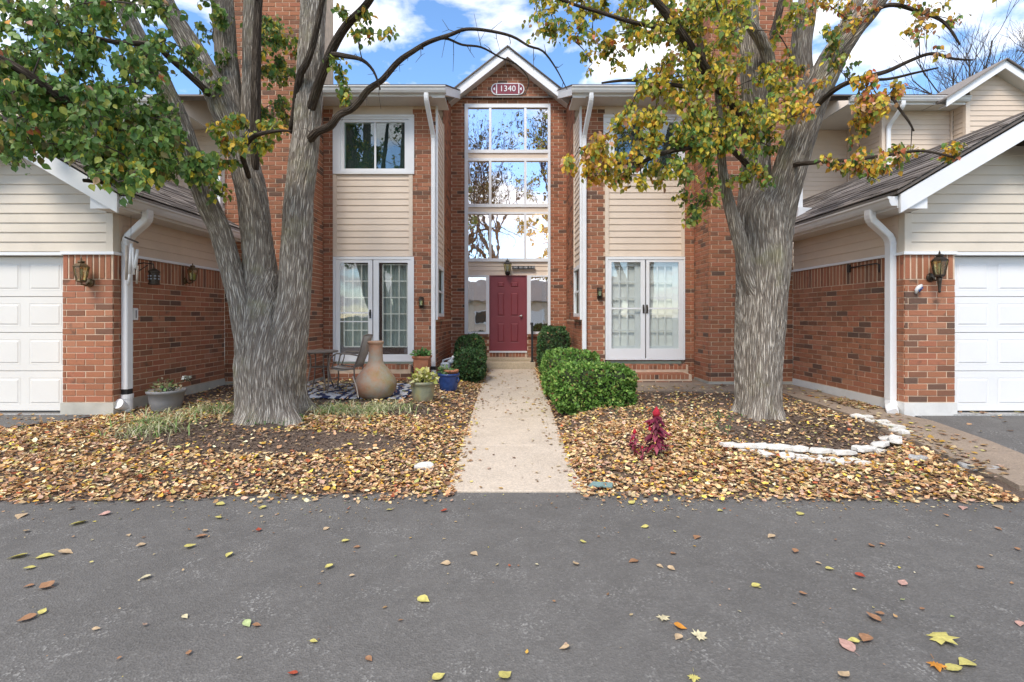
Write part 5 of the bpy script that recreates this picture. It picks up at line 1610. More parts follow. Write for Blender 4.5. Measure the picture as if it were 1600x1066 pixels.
B_ = [(375,15,'y',16),(415,13,'t',12),(650,38,'y',12),(902,48,'y',18),(415,90,'y',14),(222,138,'y',12),(198,207,'t',16),(380,197,'b',20),(462,213,'t',13),(498,222,'t',16),(505,173,'b',13),(577,122,'b',18),(810,120,'t',17),(885,167,'b',15),
 (763,273,'y',18),(910,300,'b',14),(958,204,'t',10),(993,221,'y',15),(1088,244,'r',18),(1222,267,'p',20),(1125,148,'b',14),(1158,145,'b',10),(1463,218,'b',14),(1580,160,'b',12),(1520,96,'b',12),(1497,180,'t',7),(1410,30,'p',18),(1520,27,'t',20),(1357,54,'b',9),
 (1140,5,'y',17),(470,378,'c',28,'o'),(525,405,'o',23),(520,437,'t',20),(583,435,'c',32,'o'),(165,470,'t',19),(568,563,'y',24,'o'),(1045,460,'p',34),(1068,448,'y',20),(1105,442,'b',30),(1040,557,'t',26),(1130,375,'b',26),(1150,362,'b',14),(1283,347,'b',10),
 (1335,438,'y',46,'m'),(1327,524,'o',32,'o'),(1383,533,'y',32),(1420,517,'y',34),(1587,395,'p',18),(1070,287,'c',7),(78,209,'c',7)]
r7 = np.random.default_rng(77)
ORD = ['first', 'second', 'third', 'fourth', 'fifth', 'sixth', 'seventh', 'eighth', 'ninth', 'tenth', 'eleventh', 'twelfth', 'thirteenth', 'fourteenth', 'fifteenth']
rec_ = []
for lst, ox in ((A_, 0), (B_, 800)):
    for q in lst:
        x, y = q[0] / 2 + ox, 780 + q[1] / 2
        rec_.append((x, y, q[2], q[3], q[4] if len(q) > 4 else 'l', 0 if y < 850 else 1 if y < 940 else 2))
for (x, y, kd, spx, sh, band) in rec_:
    d = F * CAMZ / (y - 495)
    p = PX(x, y, d); s = spx * d / F * (.86 if sh == 'l' else .95)
    shn = {'l': '', 'o': 'lobed oak ', 'm': 'big maple '}[sh]
    same = sorted(q[0] for q in rec_ if q[2] == kd and q[4] == sh and q[5] == band)
    where_ = ('on the asphalt near the bed edge', 'midway across the asphalt', 'on the asphalt nearest the camera')[band]
    cn = KIND[kd][1]
    lab = f'{cn} {shn}leaf {where_}' + (f', {ORD[same.index(x)]} from left' if len(same) > 1 else '')
    share('fallen_leaf', ground_leaf_mesh(kd, sh, int(r7.integers(0, 4))), None, (p.x, p.y, .010),
          rot=(r7.normal(0, .10), r7.normal(0, .10), r7.uniform(0, 6.28)), scale=(s, s, s), label=lab, cat='leaf', group='fallen leaves on the asphalt')
# ---------------------------------------------------------------- shrubs
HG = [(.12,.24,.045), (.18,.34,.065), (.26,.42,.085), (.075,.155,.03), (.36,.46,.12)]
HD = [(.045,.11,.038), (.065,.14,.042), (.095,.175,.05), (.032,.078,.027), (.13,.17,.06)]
def shrub(x0, x1, y0, y1, z0, z1, n, pal, label, seed, tan=(.30,.17,.08), leaf=(.026, .046), power=5.0):
    """clipped shrub: leaves over a rounded box, a solid dark core inside blocks the view through"""
    r = np.random.default_rng(seed)
    cx, cy, cz = (x0+x1)/2, (y0+y1)/2, (z0+z1)/2; hx, hy, hz = (x1-x0)/2, (y1-y0)/2, (z1-z0)/2
    t = thing('shrub', (cx, cy, z0), label, 'shrub', 'clipped shrubs along the walk')
    core = MB(); nu, nv = 22, 14
    for j in range(nv + 1):
        ph = -math.pi/2 + math.pi * j / nv
        for i in range(nu):
            th = 2 * math.pi * i / nu
            v = Vector((math.cos(ph)*math.cos(th), math.cos(ph)*math.sin(th), math.sin(ph)))
            k = (abs(v.x)**power + abs(v.y)**power + abs(v.z)**power) ** (-1/power)
            k *= .88 + .07 * mnoise.noise(v * 3 + Vector((seed, 0, 0)))
            core.v.append((cx + v.x*k*hx, cy + v.y*k*hy, cz + v.z*k*hz))
    for j in range(nv):
        for i in range(nu):
            i2 = (i+1) % nu
            core.f.append((j*nu+i, j*nu+i2, (j+1)*nu+i2, (j+1)*nu+i))
    core.build('dark_core', M['coretwig'], t, smooth=True)  # solid dark filler added inside the leaf shell to stop see-through gaps
    v = r.normal(0, 1, (n, 3)); v /= np.linalg.norm(v, axis=1, keepdims=True)
    k = (np.abs(v)**power).sum(1) ** (-1/power)
    dep = 1 - np.abs(r.normal(0, .055, n)) + .03
    lump = np.array([mnoise.noise(Vector(q) * 4.5 + Vector((seed, 3, 0))) for q in v]) * .15
    P = v * (k * (dep + lump))[:, None] * np.array([hx, hy, hz]) + np.array([cx, cy, cz])
    P[:, 2] = np.maximum(P[:, 2], z0 + .02)
    out = v * np.array([1/hx, 1/hy, 1/hz]); out /= np.linalg.norm(out, axis=1, keepdims=True)
    tip = out + r.normal(0, .7, (n, 3)) + np.array([0, 0, .3]); nrm = out + r.normal(0, .6, (n, 3)) + np.array([0, -.2, .5])
    R = rot_from(tip, nrm)
    w = np.array([4, 4, 2.4, 3, 1.0]); w /= w.sum()
    col = np.array(pal)[r.choice(5, n, p=w)] * r.uniform(.75, 1.3, (n, 1))
    br = r.random(n) < .022; col[br] = np.array(tan) * r.uniform(.8, 1.3, (br.sum(), 1))
    vs, fs, cs = leaf_arrays(P, R, r.uniform(*leaf, n) * 1.25, col, LEAF_V, LEAF_F)
    b = MB(); b.v = vs; b.f = fs; b.col = cs
    b.build('foliage', M['hedge'], t, 'stuff')
    return t
shrub(.70, 1.82, 7.15, 8.05, .20, .86, 8200, HG, 'nearest box-clipped bright green shrub right of the walk', 1, power=5)
shrub(.62, 1.55, 8.25, 9.45, .24, .98, 6200, HG, 'middle green shrub between the bright one and the dark one right of the walk', 2, power=4.5)
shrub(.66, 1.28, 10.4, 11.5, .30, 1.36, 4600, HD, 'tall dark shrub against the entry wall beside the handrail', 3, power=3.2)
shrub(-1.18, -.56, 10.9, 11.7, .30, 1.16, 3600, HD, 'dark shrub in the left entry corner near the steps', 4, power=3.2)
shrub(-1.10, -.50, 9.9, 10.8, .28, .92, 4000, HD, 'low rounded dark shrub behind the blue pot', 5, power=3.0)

# ---------------------------------------------------------------- strap-leaved clumps round the left tree
GB = [(.50,.52,.26), (.62,.60,.36), (.30,.42,.15), (.70,.66,.44), (.22,.34,.10)]
def clump(spots, n, label, seed, pal=GB, L=(.14, .34)):
    r = np.random.default_rng(seed); b = MB(); cols = []
    for k in range(n):
        cx, cy, rx, ry = spots[r.integers(0, len(spots))]
        x, y = r.normal(cx, rx), r.normal(cy, ry); z = bedz(x, y)
        a = r.uniform(0, 6.28); l = r.uniform(*L); w = r.uniform(.004, .008); lean = r.uniform(.7, 1.35)
        dx, dy = math.cos(a), math.sin(a); px_, py_ = -dy * w, dx * w
        base = len(b.v); c = np.array(pal[r.integers(0, len(pal))]) * r.uniform(.75, 1.15)
        for i in range(5):
            t = i / 4; h = l * (t * (1.15 - .95 * lean * t * .9)); o = l * lean * t * (.35 + .65 * t); ww = 1 - t * .85
            b.v += [(x + dx*o + px_*ww, y + dy*o + py_*ww, z + max(.01*t, h)), (x + dx*o - px_*ww, y + dy*o - py_*ww, z + max(.01*t, h))]
            cols += [(*c, 1)] * 2
        b.f += [(base+2*i, base+2*i+1, base+2*i+3, base+2*i+2) for i in range(4)]
    b.col = cols
    b.build('ornamental_grass', M['blade'], None, 'stuff', label, 'grass')
clump([(-2.0, 6.75, .28, .14), (-1.75, 6.95, .2, .12), (-2.35, 6.85, .2, .1)], 430, 'pale variegated grass clump before the clay chiminea', 1)
clump([(-4.35, 6.35, .25, .12), (-4.05, 6.7, .25, .12), (-3.9, 6.95, .2, .12)], 330, 'pale grass clumps between the grey planter and the left tree', 2)
clump([(-4.2, 5.85, .22, .12), (-4.35, 6.05, .2, .1)], 170, 'thin straw-like grass clump lowest in the left bed', 3)
clump([(-3.05, 6.35, .22, .06), (-2.75, 6.45, .12, .06), (-4.5, 6.3, .05, .04)], 300, 'short fresh green grass at the foot of the left tree', 4, [(.10,.24,.05), (.14,.30,.07), (.08,.18,.04)], (.07, .16))
clump([(2.75, 6.6, .2, .1), (1.9, 6.9, .3, .12), (2.4, 6.05, .15, .1)], 170, 'sparse green weeds left of the right tree', 5, [(.10,.22,.05), (.15,.26,.08), (.2,.27,.12)], (.04, .11))

# ---------------------------------------------------------------- potted plants and the chiminea
def leafy(parent, c, rad, n, pal, seed, size=(.04, .07), up=.6, name='plant', h=1.0):
    r = np.random.default_rng(seed)
    v = r.normal(0, 1, (n, 3)); v /= np.linalg.norm(v, axis=1, keepdims=True); v[:, 2] = np.abs(v[:, 2]) * h
    P = np.array(c) + v * rad * r.uniform(.3, 1, (n, 1))
    R = rot_from(v + r.normal(0, .5, (n, 3)) + np.array([0, 0, up - .5]), r.normal(0, .6, (n, 3)) + np.array([0, -.4, 1]))
    col = np.array(pal)[r.integers(0, len(pal), n)] * r.uniform(.7, 1.25, (n, 1))
    vs, fs, cs = leaf_arrays(P, R, r.uniform(*size, n), np.clip(col, 0, 1))
    b = MB(); b.v = vs; b.f = fs; b.col = cs
    o = b.build(name, M['plant'], parent, 'stuff', smooth=True)
    st_ = MB()
    for k in range(max(4, n // 14)):
        p = P[r.integers(0, n)]
        st_.tube([Vector(c) + Vector((r.normal(0, .03), r.normal(0, .03), -.03)), (Vector(c) + Vector(p)) / 2 + Vector((0, 0, .03)), Vector(p)], [.005, .004, .002], 5, False)
    st_.build('stem', M['coretwig'], parent)
    return o
def gz(x, y): return bedz(x, y)
# chiminea
cx, cy = (587 - 795) / 100 , 7.85; z = gz(cx, cy)
ch = thing('chiminea', (cx, cy, z), 'weathered terracotta chiminea with tall neck, mossy on its right side', 'chiminea')
prof_c = [(.14, 0), (.20, .015), (.26, .06), (.305, .13), (.325, .20), (.318, .27), (.285, .345), (.235, .42), (.18, .485), (.135, .535), (.115, .58), (.108, .65), (.106, .75), (.108, .84), (.112, .855), (.123, .86), (.125, .885), (.118, .90), (.095, .90), (.09, .86), (.085, .6)]
MB().lathe((cx, cy, z), prof_c, 48).build('body', M['chim'], ch, smooth=True)
MB().lathe((cx, cy, z - .02), [(.20, 0), (.22, .01), (.22, .035), (.16, .04)], 32).build('stand_ring', M['black'], ch, smooth=True)
MB().tube([PX(551, 588, 7.6), PX(557, 605, 7.5), PX(560, 622, 7.4)], .008, 6).build('leaning_stick', M['wood'], ch)
# mossy green pot
def pot(name, c, prof_, m, label, n=32):
    t = thing(name, c, label, 'planter', 'planters by the walk')
    MB().lathe(c, prof_, n).build('pot', m, t, smooth=True, bevel=0)
    return t
d = 7.6; p = PX(661, 632, d); p.z = gz(p.x, d)
t = pot('planter', tuple(p), [(.135, 0), (.145, .02), (.16, .10), (.175, .2), (.185, .255), (.2, .262), (.205, .30), (.19, .305), (.178, .27)], M['gpot'], 'mossy green ceramic pot with pale yellow-green plant')
MB().lathe((p.x, p.y, p.z + .25), [(.17, 0), (.17, .015)], 24).build('soil', M['mulch'], t)
leafy(t, (p.x, p.y, p.z + .30), .22, 190, [(.50,.48,.12), (.58,.54,.22), (.36,.40,.09), (.62,.60,.34)], 5, (.045, .085), .3, h=.95)
# square-tapered terracotta planter by the door
px_, py_ = -1.66, 9.62; z = gz(px_, py_) + .015
t = thing('planter', (px_, py_, z), 'tall square terracotta planter with green plant against the brick pier', 'planter', 'planters by the walk')
b = MB()
rings = [(.105, 0), (.11, .02), (.145, .44), (.165, .445), (.168, .49), (.145, .492), (.14, .45)]
for w_, h_ in rings:
    b.v += [(px_-w_, py_-w_, z+h_), (px_+w_, py_-w_, z+h_), (px_+w_, py_+w_, z+h_), (px_-w_, py_+w_, z+h_)]
b.f = [(4*k+i, 4*k+(i+1)%4, 4*k+4+(i+1)%4, 4*k+4+i) for k in range(len(rings)-1) for i in range(4)] + [(3,2,1,0), tuple(4*(len(rings)-1)+i for i in range(4))]
b.build('pot', M['terra'], t, bevel=.006)
leafy(t, (px_, py_, z + .50), .19, 210, [(.08,.20,.05), (.12,.27,.07), (.17,.32,.09)], 6, (.04, .065), .2, h=.65)
# blue glazed pot with a clay pot inside
d = 8.85; p = PX(701, 610, d); p.z = gz(p.x, d)
t = thing('planter', tuple(p), 'cobalt blue glazed pot holding a smaller clay pot beside the walk', 'planter', 'planters by the walk')
MB().lathe(p, [(.14, 0), (.15, .015), (.168, .12), (.18, .24), (.187, .262), (.196, .268), (.196, .30), (.178, .302), (.172, .27)], 32).build('pot', M['blue'], t, smooth=True)
for a in (-1, 1):
    MB().tube([(p.x + a*.165, p.y - .07, p.z + .23), (p.x + a*.195, p.y - .09, p.z + .19), (p.x + a*.165, p.y - .075, p.z + .14)], .012, 8).build('handle', M['blue'], t, smooth=True)
MB().lathe((p.x + .05, p.y - .02, p.z + .24), [(.09, 0), (.12, .09), (.128, .09), (.13, .125), (.11, .126), (.1, .1)], 24).build('inner_pot', M['terra'], t, smooth=True)
leafy(t, (p.x - .03, p.y, p.z + .31), .16, 90, [(.10,.22,.06), (.17,.28,.09), (.28,.34,.14)], 7, (.04, .06), .3, h=.9)
# grey planter by the left garage
d = 7.0; p = PX(260, 636, d); p.z = gz(p.x, d) + .0
t = thing('planter', tuple(p), 'wide grey plastic planter with wilting plant beside the left garage wall', 'planter', 'planters by the walk')
MB().lathe(p, [(.165, 0), (.175, .012), (.20, .12), (.222, .235), (.236, .24), (.243, .275), (.232, .28), (.215, .25)], 36).build('pot', M['greypot'], t, smooth=True)
MB().lathe((p.x, p.y, p.z + .225), [(.21, 0), (.21, .015)], 24).build('soil', M['mulch'], t)
leafy(t, (p.x, p.y, p.z + .25), .24, 120, [(.20,.20,.09), (.30,.22,.12), (.11,.20,.06), (.36,.30,.2)], 8, (.03, .055), .4, h=.75)
MB().tube([(p.x + .02, p.y, p.z + .24), (p.x + .16, p.y, p.z + .36), (p.x + .27, p.y + .02, p.z + .43)], [.006, .005, .003], 5).build('stem', M['coretwig'], t)
leafy(t, (p.x + .27, p.y + .02, p.z + .42), .05, 26, [(.55,.56,.52), (.42,.45,.38)], 9, (.025, .04), .3, name='flower_head')
# gas meter
mx, my, mz = -1.27, 10.16, .48
t = thing('gas_meter', (mx, my, .35), 'blue grey gas meter on a pipe in the left entry recess', 'meter')
MB().box(mx - .11, mx + .09, my - .08, my + .08, mz, mz + .20).build('body', M['meter'], t, bevel=.03)
MB().lathe((mx + .10, my, mz + .17), [(.05, 0), (.075, .02), (.075, .05), (.03, .09)], 20).build('regulator', M['meter'], t, smooth=True)
MB().tube([(mx - .06, my, .3), (mx - .06, my, mz + .24), (mx + .16, my, mz + .30)], .02, 10).build('pipe', M['meter'], t, smooth=True)
MB().tube([(mx + .08, my + .01, mz + .22), (mx + .17, my + .01, mz + .33)], [.03, .03], 12).build('vent_pipe', M['pvc'], t, smooth=True)

# ---------------------------------------------------------------- patio furniture
rg = MB(); nx, ny = 26, 12
rx0, rx1, ry0, ry1 = -3.95, -1.62, 7.72, 9.3
for j in range(ny + 1):
    for i in range(nx + 1):
        x = rx0 + (rx1 - rx0) * i / nx; y = ry0 + (ry1 - ry0) * j / ny
        rg.v.append((x, y, bedz(x, y) + .03 + .012 * mnoise.noise(Vector((x * 4, y * 4, 8)))))
rg.f = [(j*(nx+1)+i, j*(nx+1)+i+1, (j+1)*(nx+1)+i+1, (j+1)*(nx+1)+i) for j in range(ny) for i in range(nx)]
rgo = rg.build('outdoor_rug', M['rug'], None, None, 'navy and white patterned outdoor rug under the bistro set', 'rug', smooth=True)
md = rgo.modifiers.new('thickness', 'SOLIDIFY'); md.thickness = .012
sprinkle([(-3.9, -1.7, 7.75, 9.25, lambda x, y: bedz(x, y) + .046), (-3.6, -2.2, 8.3, 9.3, lambda x, y: bedz(x, y) + .046), (-3.6, -1.6, 9.25, 9.7, lambda x, y: bedz(x, y) + .02)], 520, 18, 'dry leaves lying on the outdoor rug', .03, .075)
# bistro table
d = 8.55; tc = PX(499, 548, d); gzv = bedz(tc.x, d) + .04
t = thing('bistro_table', (tc.x, d, gzv), 'small round taupe metal bistro table beside the left tree', 'table')
ttop = CAMZ - (548 - 495) * d / F
MB().lathe((tc.x, d, ttop - .03), [(.28, 0), (.305, .004), (.31, .018), (.305, .03), (.28, .034)], 40).build('table_top', M['furn'], t, smooth=False)
MB().lathe((tc.x, d, gzv + .37), [(.15, 0), (.16, .006), (.15, .014)], 28).build('shelf', M['furn'], t)
for k in range(4):
    a = math.radians(45 + 90 * k); cx_, sx_ = math.cos(a), math.sin(a)
    MB().tube([(tc.x + cx_*.20, d + sx_*.20, ttop - .03), (tc.x + cx_*.15, d + sx_*.15, gzv + .55), (tc.x + cx_*.155, d + sx_*.155, gzv + .37), (tc.x + cx_*.20, d + sx_*.20, gzv + .15), (tc.x + cx_*.26, d + sx_*.26, gzv + .0)], .012, 8).build('leg', M['furn'], t, smooth=True)
# sling chair, its back to the right behind the chiminea
cc = PX(545, 580, 8.35); gzc = bedz(cc.x, 8.35) + .04
t = thing('patio_chair', (cc.x, 8.35, gzc), 'taupe metal patio chair with pale sling seat behind the chiminea', 'chair')
def cp(u, v, h): return Vector((cc.x + u, 8.35 + v, gzc + h))
for v in (-.24, .24):
    MB().tube([cp(-.27, v, 0), cp(-.25, v, .20), cp(-.26, v, .40), cp(-.22, v, .58), cp(-.12, v, .64), (cp(.1, v, .63)), cp(.24, v, .60)], .013, 8).build('arm', M['furn'], t, smooth=True)
    MB().tube([cp(.22, v, 0), cp(.17, v, .22), cp(.16, v, .40), cp(.24, v, .62), cp(.32, v, .92)], .013, 8).build('leg', M['furn'], t, smooth=True)
    MB().tube([cp(-.20, v, .41), cp(0, v, .385), cp(.16, v, .39)], .013, 8).build('seat_rail', M['furn'], t, smooth=True)
    MB().tube([cp(-.14, v, .64), cp(-.16, v, .52), cp(-.20, v, .41)], .010, 8).build('arm_support', M['furn'], t, smooth=True)
se = MB(); n = 8
for i in range(n + 1):
    f = i / n; u = -.22 + .38 * f; h = .415 - .05 * math.sin(f * 3.14) 
    se.v += [tuple(cp(u, -.235, h)), tuple(cp(u, .235, h))]
se.f = [(2*i, 2*i+2, 2*i+3, 2*i+1) for i in range(n)]
o = se.build('seat', M['sling'], t, smooth=True); md = o.modifiers.new('thickness', 'SOLIDIFY'); md.thickness = .01
se = MB()
for i in range(n + 1):
    f = i / n; u = .165 + .155 * f + .02 * math.sin(f * 3.14); h = .42 + .50 * f
    se.v += [tuple(cp(u, -.235, h)), tuple(cp(u, .235, h))]
se.f = [(2*i, 2*i+2, 2*i+3, 2*i+1) for i in range(n)]
o = se.build('backrest', M['sling'], t, smooth=True); md = o.modifiers.new('thickness', 'SOLIDIFY'); md.thickness = .01
MB().tube([cp(.32, -.24, .92), cp(.325, 0, .935), cp(.32, .24, .92)], .013, 8).build('top_rail', M['furn'], t, smooth=True)
for u, h in ((-.25, .2), (.19, .15)):
    MB().tube([cp(u, -.24, h), cp(u, .24, h)], .009, 8).build('stretcher', M['furn'], t, smooth=True)

# ---------------------------------------------------------------- celosia
CR = [(.20,.022,.055), (.28,.035,.075), (.14,.018,.04), (.34,.07,.11)]
def celosia(px, py, top, d, n, label, seed):
    p = PX(px, py, d); p.z = bedz(p.x, d); H = (py - top) * d / F
    t = thing('celosia', tuple(p), label, 'flower', 'red celosia plants')
    r = np.random.default_rng(seed)
    MB().tube([p, p + Vector((.01, 0, H * .5)), p + Vector((.005, 0, H * .86))], [.012, .009, .006], 8).build('stem', M['redpaint'], t, smooth=True)
    P, T, N = [], [], []
    for k in range(n):
        f = r.uniform(.22, .86); a = r.uniform(0, 6.28); o = Vector((math.cos(a), math.sin(a), 0)); w = .20 * H * (1.15 - f)
        P.append(tuple(p + o * w * r.uniform(.15, .8) + Vector((0, 0, H * f)))); T.append((o.x, o.y, r.uniform(-1.3, .1))); N.append((o.x * .6, o.y * .6 - .2, 1))
    P, T, N = np.array(P), np.array(T), np.array(N)
    V = LEAF_V * np.array([.62, 1, 1]); col = np.array(CR)[r.integers(0, 4, n)] * r.uniform(.8, 1.2, (n, 1))
    vs, fs, cs = leaf_arrays(P, rot_from(T, N), r.uniform(.07, .125, n) * min(1, H / .45), col, V)
    b = MB(); b.v = vs; b.f = fs; b.col = cs; b.build('leaves', M['plant'], t, 'stuff', smooth=True)
    def plume(c, h, w, nm='plume'):
        m = MB(); m.lathe(c, [(w*.35, 0), (w*.9, h*.14), (w, h*.34), (w*.82, h*.55), (w*.48, h*.78), (w*.1, h)], 18)
        m.v = [(x + .12*w*mnoise.noise(Vector((x*90, y*90, z_*90))), y + .25*w*mnoise.noise(Vector((y*90, z_*90, x*90))), z_) for x, y, z_ in m.v]
        m.build(nm, PLUME, t, smooth=True)
    plume(p + Vector((.005, 0, H * .82)), H * .20, H * .075)
    for k in range(3):
        a = r.uniform(0, 6.28); plume(p + Vector((math.cos(a)*.13*H, math.sin(a)*.06, H * r.uniform(.45, .68))), H * .09, H * .035, 'side_plume')
    return t
PLUME = simple('plume_red', (.42,.010,.030), .8, .3, 60, bmp=.8)
celosia(1025, 712, 632, 5.2, 80, 'tall crimson celosia with pointed red plume in the leaf litter', 1)
celosia(991, 706, 664, 5.3, 26, 'smaller crimson celosia left of the tall one', 2)
celosia(1003, 714, 690, 5.15, 12, 'tiny low celosia shoot between the other two', 3)

# ---------------------------------------------------------------- stones
def stone(name, c, sx, sy, sz, rz, m, label, cat, group, seed):
    r = np.random.default_rng(seed); b = MB(); n = 11
    for j, (f, h) in enumerate(((.9, 0), (1.0, .2), (.98, .82), (.90, .98), (.45, 1.0))):
        for i in range(n):
            a = 2*math.pi*i/n; ca, sa = math.cos(a), math.sin(a)
            k = (abs(ca)**4 + abs(sa)**4) ** -.25 * (1 + .34 * mnoise.noise(Vector((ca*1.6, sa*1.6, seed*3.1))) + .16 * mnoise.noise(Vector((ca*4, sa*4, seed*5.3)))) * f
            x, y = ca*k*sx/2, sa*k*sy/2
            b.v.append((c[0] + x*math.cos(rz) - y*math.sin(rz), c[1] + x*math.sin(rz) + y*math.cos(rz), c[2] + h*sz + .03*mnoise.noise(Vector((x*11, y*11, seed))) * (h > .5)))
    for j in range(4):
        for i in range(n):
            b.f.append((j*n+i, j*n+(i+1)%n, (j+1)*n+(i+1)%n, (j+1)*n+i))
    b.f += [tuple(range(n))[::-1], tuple(4*n+i for i in range(n))]
    return b.build(name, m, None, None, label, cat, group)
arc = [(1146,694),(1180,696),(1214,699),(1246,702),(1282,704),(1316,706),(1350,701),(1376,694),(1398,686),(1404,674),(1392,665),(1372,658),(1346,651)]
where = ['beside the leaf litter at the left end', 'second from the left end', 'third from the left end', 'fourth from the left end', 'fifth from the left end', 'at the front, left of the thickest stone', 'thickest, at the front right bend',
         'just past the front right bend', 'at the rightmost bend', 'at the outermost right point', 'behind the rightmost stone', 'second from the far end', 'at the far end near the side walk']
k = 0
for i, (x, y) in enumerate(arc):
    zg = .22; d = F * (CAMZ - zg) / (y - 495)
    for _ in range(3):
        p = PX(x, y, d); zg = bedz(p.x, p.y) + .05; d = F * (CAMZ - zg) / (y - 495)
    p = PX(x, y, d); nxt = arc[min(i + 1, 12)]; prv = arc[max(i - 1, 0)]
    a = math.atan2((prv[1] - nxt[1]) * 2.2, nxt[0] - prv[0])
    L = random.uniform(.23, .30)
    stone('edging_stone', (p.x, p.y, bedz(p.x, p.y) + (.022 if i < 7 else .035)), L, .125, .040, a, M['stone'], f'upper white edging stone {where[i]} of the tree ring', 'stone', 'white stones round the right tree', i + 1)
for i, (x, y) in enumerate([(1168,700),(1200,705),(1232,708),(1262,711),(1296,714),(1330,714),(1362,703),(1390,692)]):
    d = F * (CAMZ - .17) / (y - 495); p = PX(x, y, d); 
    nm = ['leftmost', 'second from left', 'third from left', 'fourth from left', 'fifth from left', 'sixth from left', 'second from right', 'rightmost'][i]
    stone('edging_stone', (p.x, p.y - .02, bedz(p.x, p.y) - .02), random.uniform(.22, .28), .14, .04, random.uniform(-.15, .35), M['stone'], f'{nm} lower white edging stone under the front of the tree ring', 'stone', 'white stones round the right tree', i + 40)
def on(x, y, z0=.1):
    z = z0
    for _ in range(4):
        d = F * (CAMZ - z) / (y - 495); z = bedz((x - 795) * d / F, d)
    return PX(x, y, d)
p = on(1528, 733); stone('rubble_slab', (p.x, p.y, p.z - .01), .36, .16, .05, -.45, M['rock'], 'grey broken concrete slab in the leaves near the right driveway', 'rubble', None, 71)
p = on(1434, 719); stone('rubble_slab', (p.x, p.y, p.z - .01), .18, .12, .05, .2, M['rock'], 'small grey concrete chunk half buried in leaves', 'rubble', None, 72)
p = on(661, 733); stone('white_rock', (p.x, p.y, p.z - .005), .19, .12, .06, .1, M['stone'], 'flat white rock among the leaves left of the walk', 'stone', None, 73)
p = on(938, 765); 
MB().prism([(p.x - .12, p.y - .02, .03), (p.x + .10, p.y - .05, .03), (p.x + .12, p.y + .02, .05), (p.x - .06, p.y + .05, .05)], (0, 0, 0), (0, 0, .006)).build('slate_piece', simple('teal_slate', (.16,.25,.24), .5, .2, 15), None, None, 'thin teal slate piece in the leaves right of the walk end', 'stone')

# ---------------------------------------------------------------- lamps, chime, plaques
def lantern(c, n, label, tail=False, scale=1.0, mat='brass', lit=False):
    """six-sided coach lantern on a bracket; c = middle of the glass, n = wall normal"""
    c = Vector(c); n = Vector(n)
    wall = c - n * .13 * scale
    t = thing('wall_lantern', tuple(c), label, 'lamp', 'coach lanterns on the walls')
    s = scale; m = M[mat]
    MB().lathe((c.x, c.y, c.z - .115*s), [(.03*s, 0), (.05*s, .008*s), (.055*s, .02*s), (.05*s, .03*s)], 6).build('base', m, t)
    MB().lathe((c.x, c.y, c.z + .075*s), [(.085*s, 0), (.088*s, .008*s), (.05*s, .045*s), (.03*s, .055*s), (.045*s, .062*s), (.04*s, .075*s), (.012*s, .085*s), (.010*s, .10*s), (.002*s, .125*s)], 6).build('roof', m, t)
    gl = MB(); fr = MB()
    for k in range(6):
        a0, a1 = math.pi/3*k, math.pi/3*(k+1)
        q = [(.05, -.088, a0), (.05, -.088, a1), (.080, .075, a1), (.080, .075, a0)]
        gl.add([(c.x + r_*s*math.cos(a), c.y + r_*s*math.sin(a), c.z + h*s) for r_, h, a in q], [(0, 1, 2, 3)])
        fr.tube([(c.x + .052*s*math.cos(a0), c.y + .052*s*math.sin(a0), c.z - .09*s), (c.x + .083*s*math.cos(a0), c.y + .083*s*math.sin(a0), c.z + .078*s)], .0055*s, 5)
    gl.build('glass', M['lglass'], t); fr.build('frame', m, t)
    MB().lathe((c.x, c.y, c.z - .08*s), [(.012*s, 0), (.013*s, .06*s), (.018*s, .07*s), (.018*s, .11*s), (.004*s, .14*s)], 8).build('bulb', M['pvc'], t, smooth=True)
    bp = MB().lathe((0, 0, 0), [(.05*s, 0), (.055*s, .006), (.045*s, .02), (.015*s, .024)], 16)
    zz_ = Vector((0, 0, 1)); u_ = zz_.cross(n)
    bp.v = [tuple(wall + Vector((0, 0, -.11*s)) + u_ * x + zz_ * y + n * z_) for x, y, z_ in bp.v]
    bp.build('back_plate', m, t, smooth=True)
    MB().tube([wall + n * .02 + Vector((0, 0, -.11*s)), wall + n * .06 + Vector((0, 0, -.15*s)), c + Vector((0, 0, -.135*s)), c + Vector((0, 0, -.105*s))], .011*s, 8).build('bracket', m, t, smooth=True)
    if tail: MB().lathe((c.x, c.y, c.z - .30*s), [(.004*s, 0), (.016*s, .012*s), (.012*s, .03*s), (.022*s, .14*s), (.028*s, .185*s)], 10).build('tail', m, t, smooth=True)
    return t
lantern(PX(127, 427, 6.5), (0, -1, 0), 'tarnished brass coach lantern on the left garage pier', scale=1.05)
lantern(PX(1468, 418, 6.5), (0, -1, 0), 'bronze coach lantern with long tail on the right garage pier', True, 1.1, 'bronze')
lantern((-5.10, 785 * 5.10 / (795 - 301), 1.6 + (495 - 430) * .01013 * 1.0 + .02), (1, 0, 0), 'coach lantern on the side wall of the left garage', scale=.95, mat='brass')
lantern(PX(793, 418, 12.46), (0, -1, 0), 'black lantern hanging on the siding above the red door', scale=1.15, mat='black')
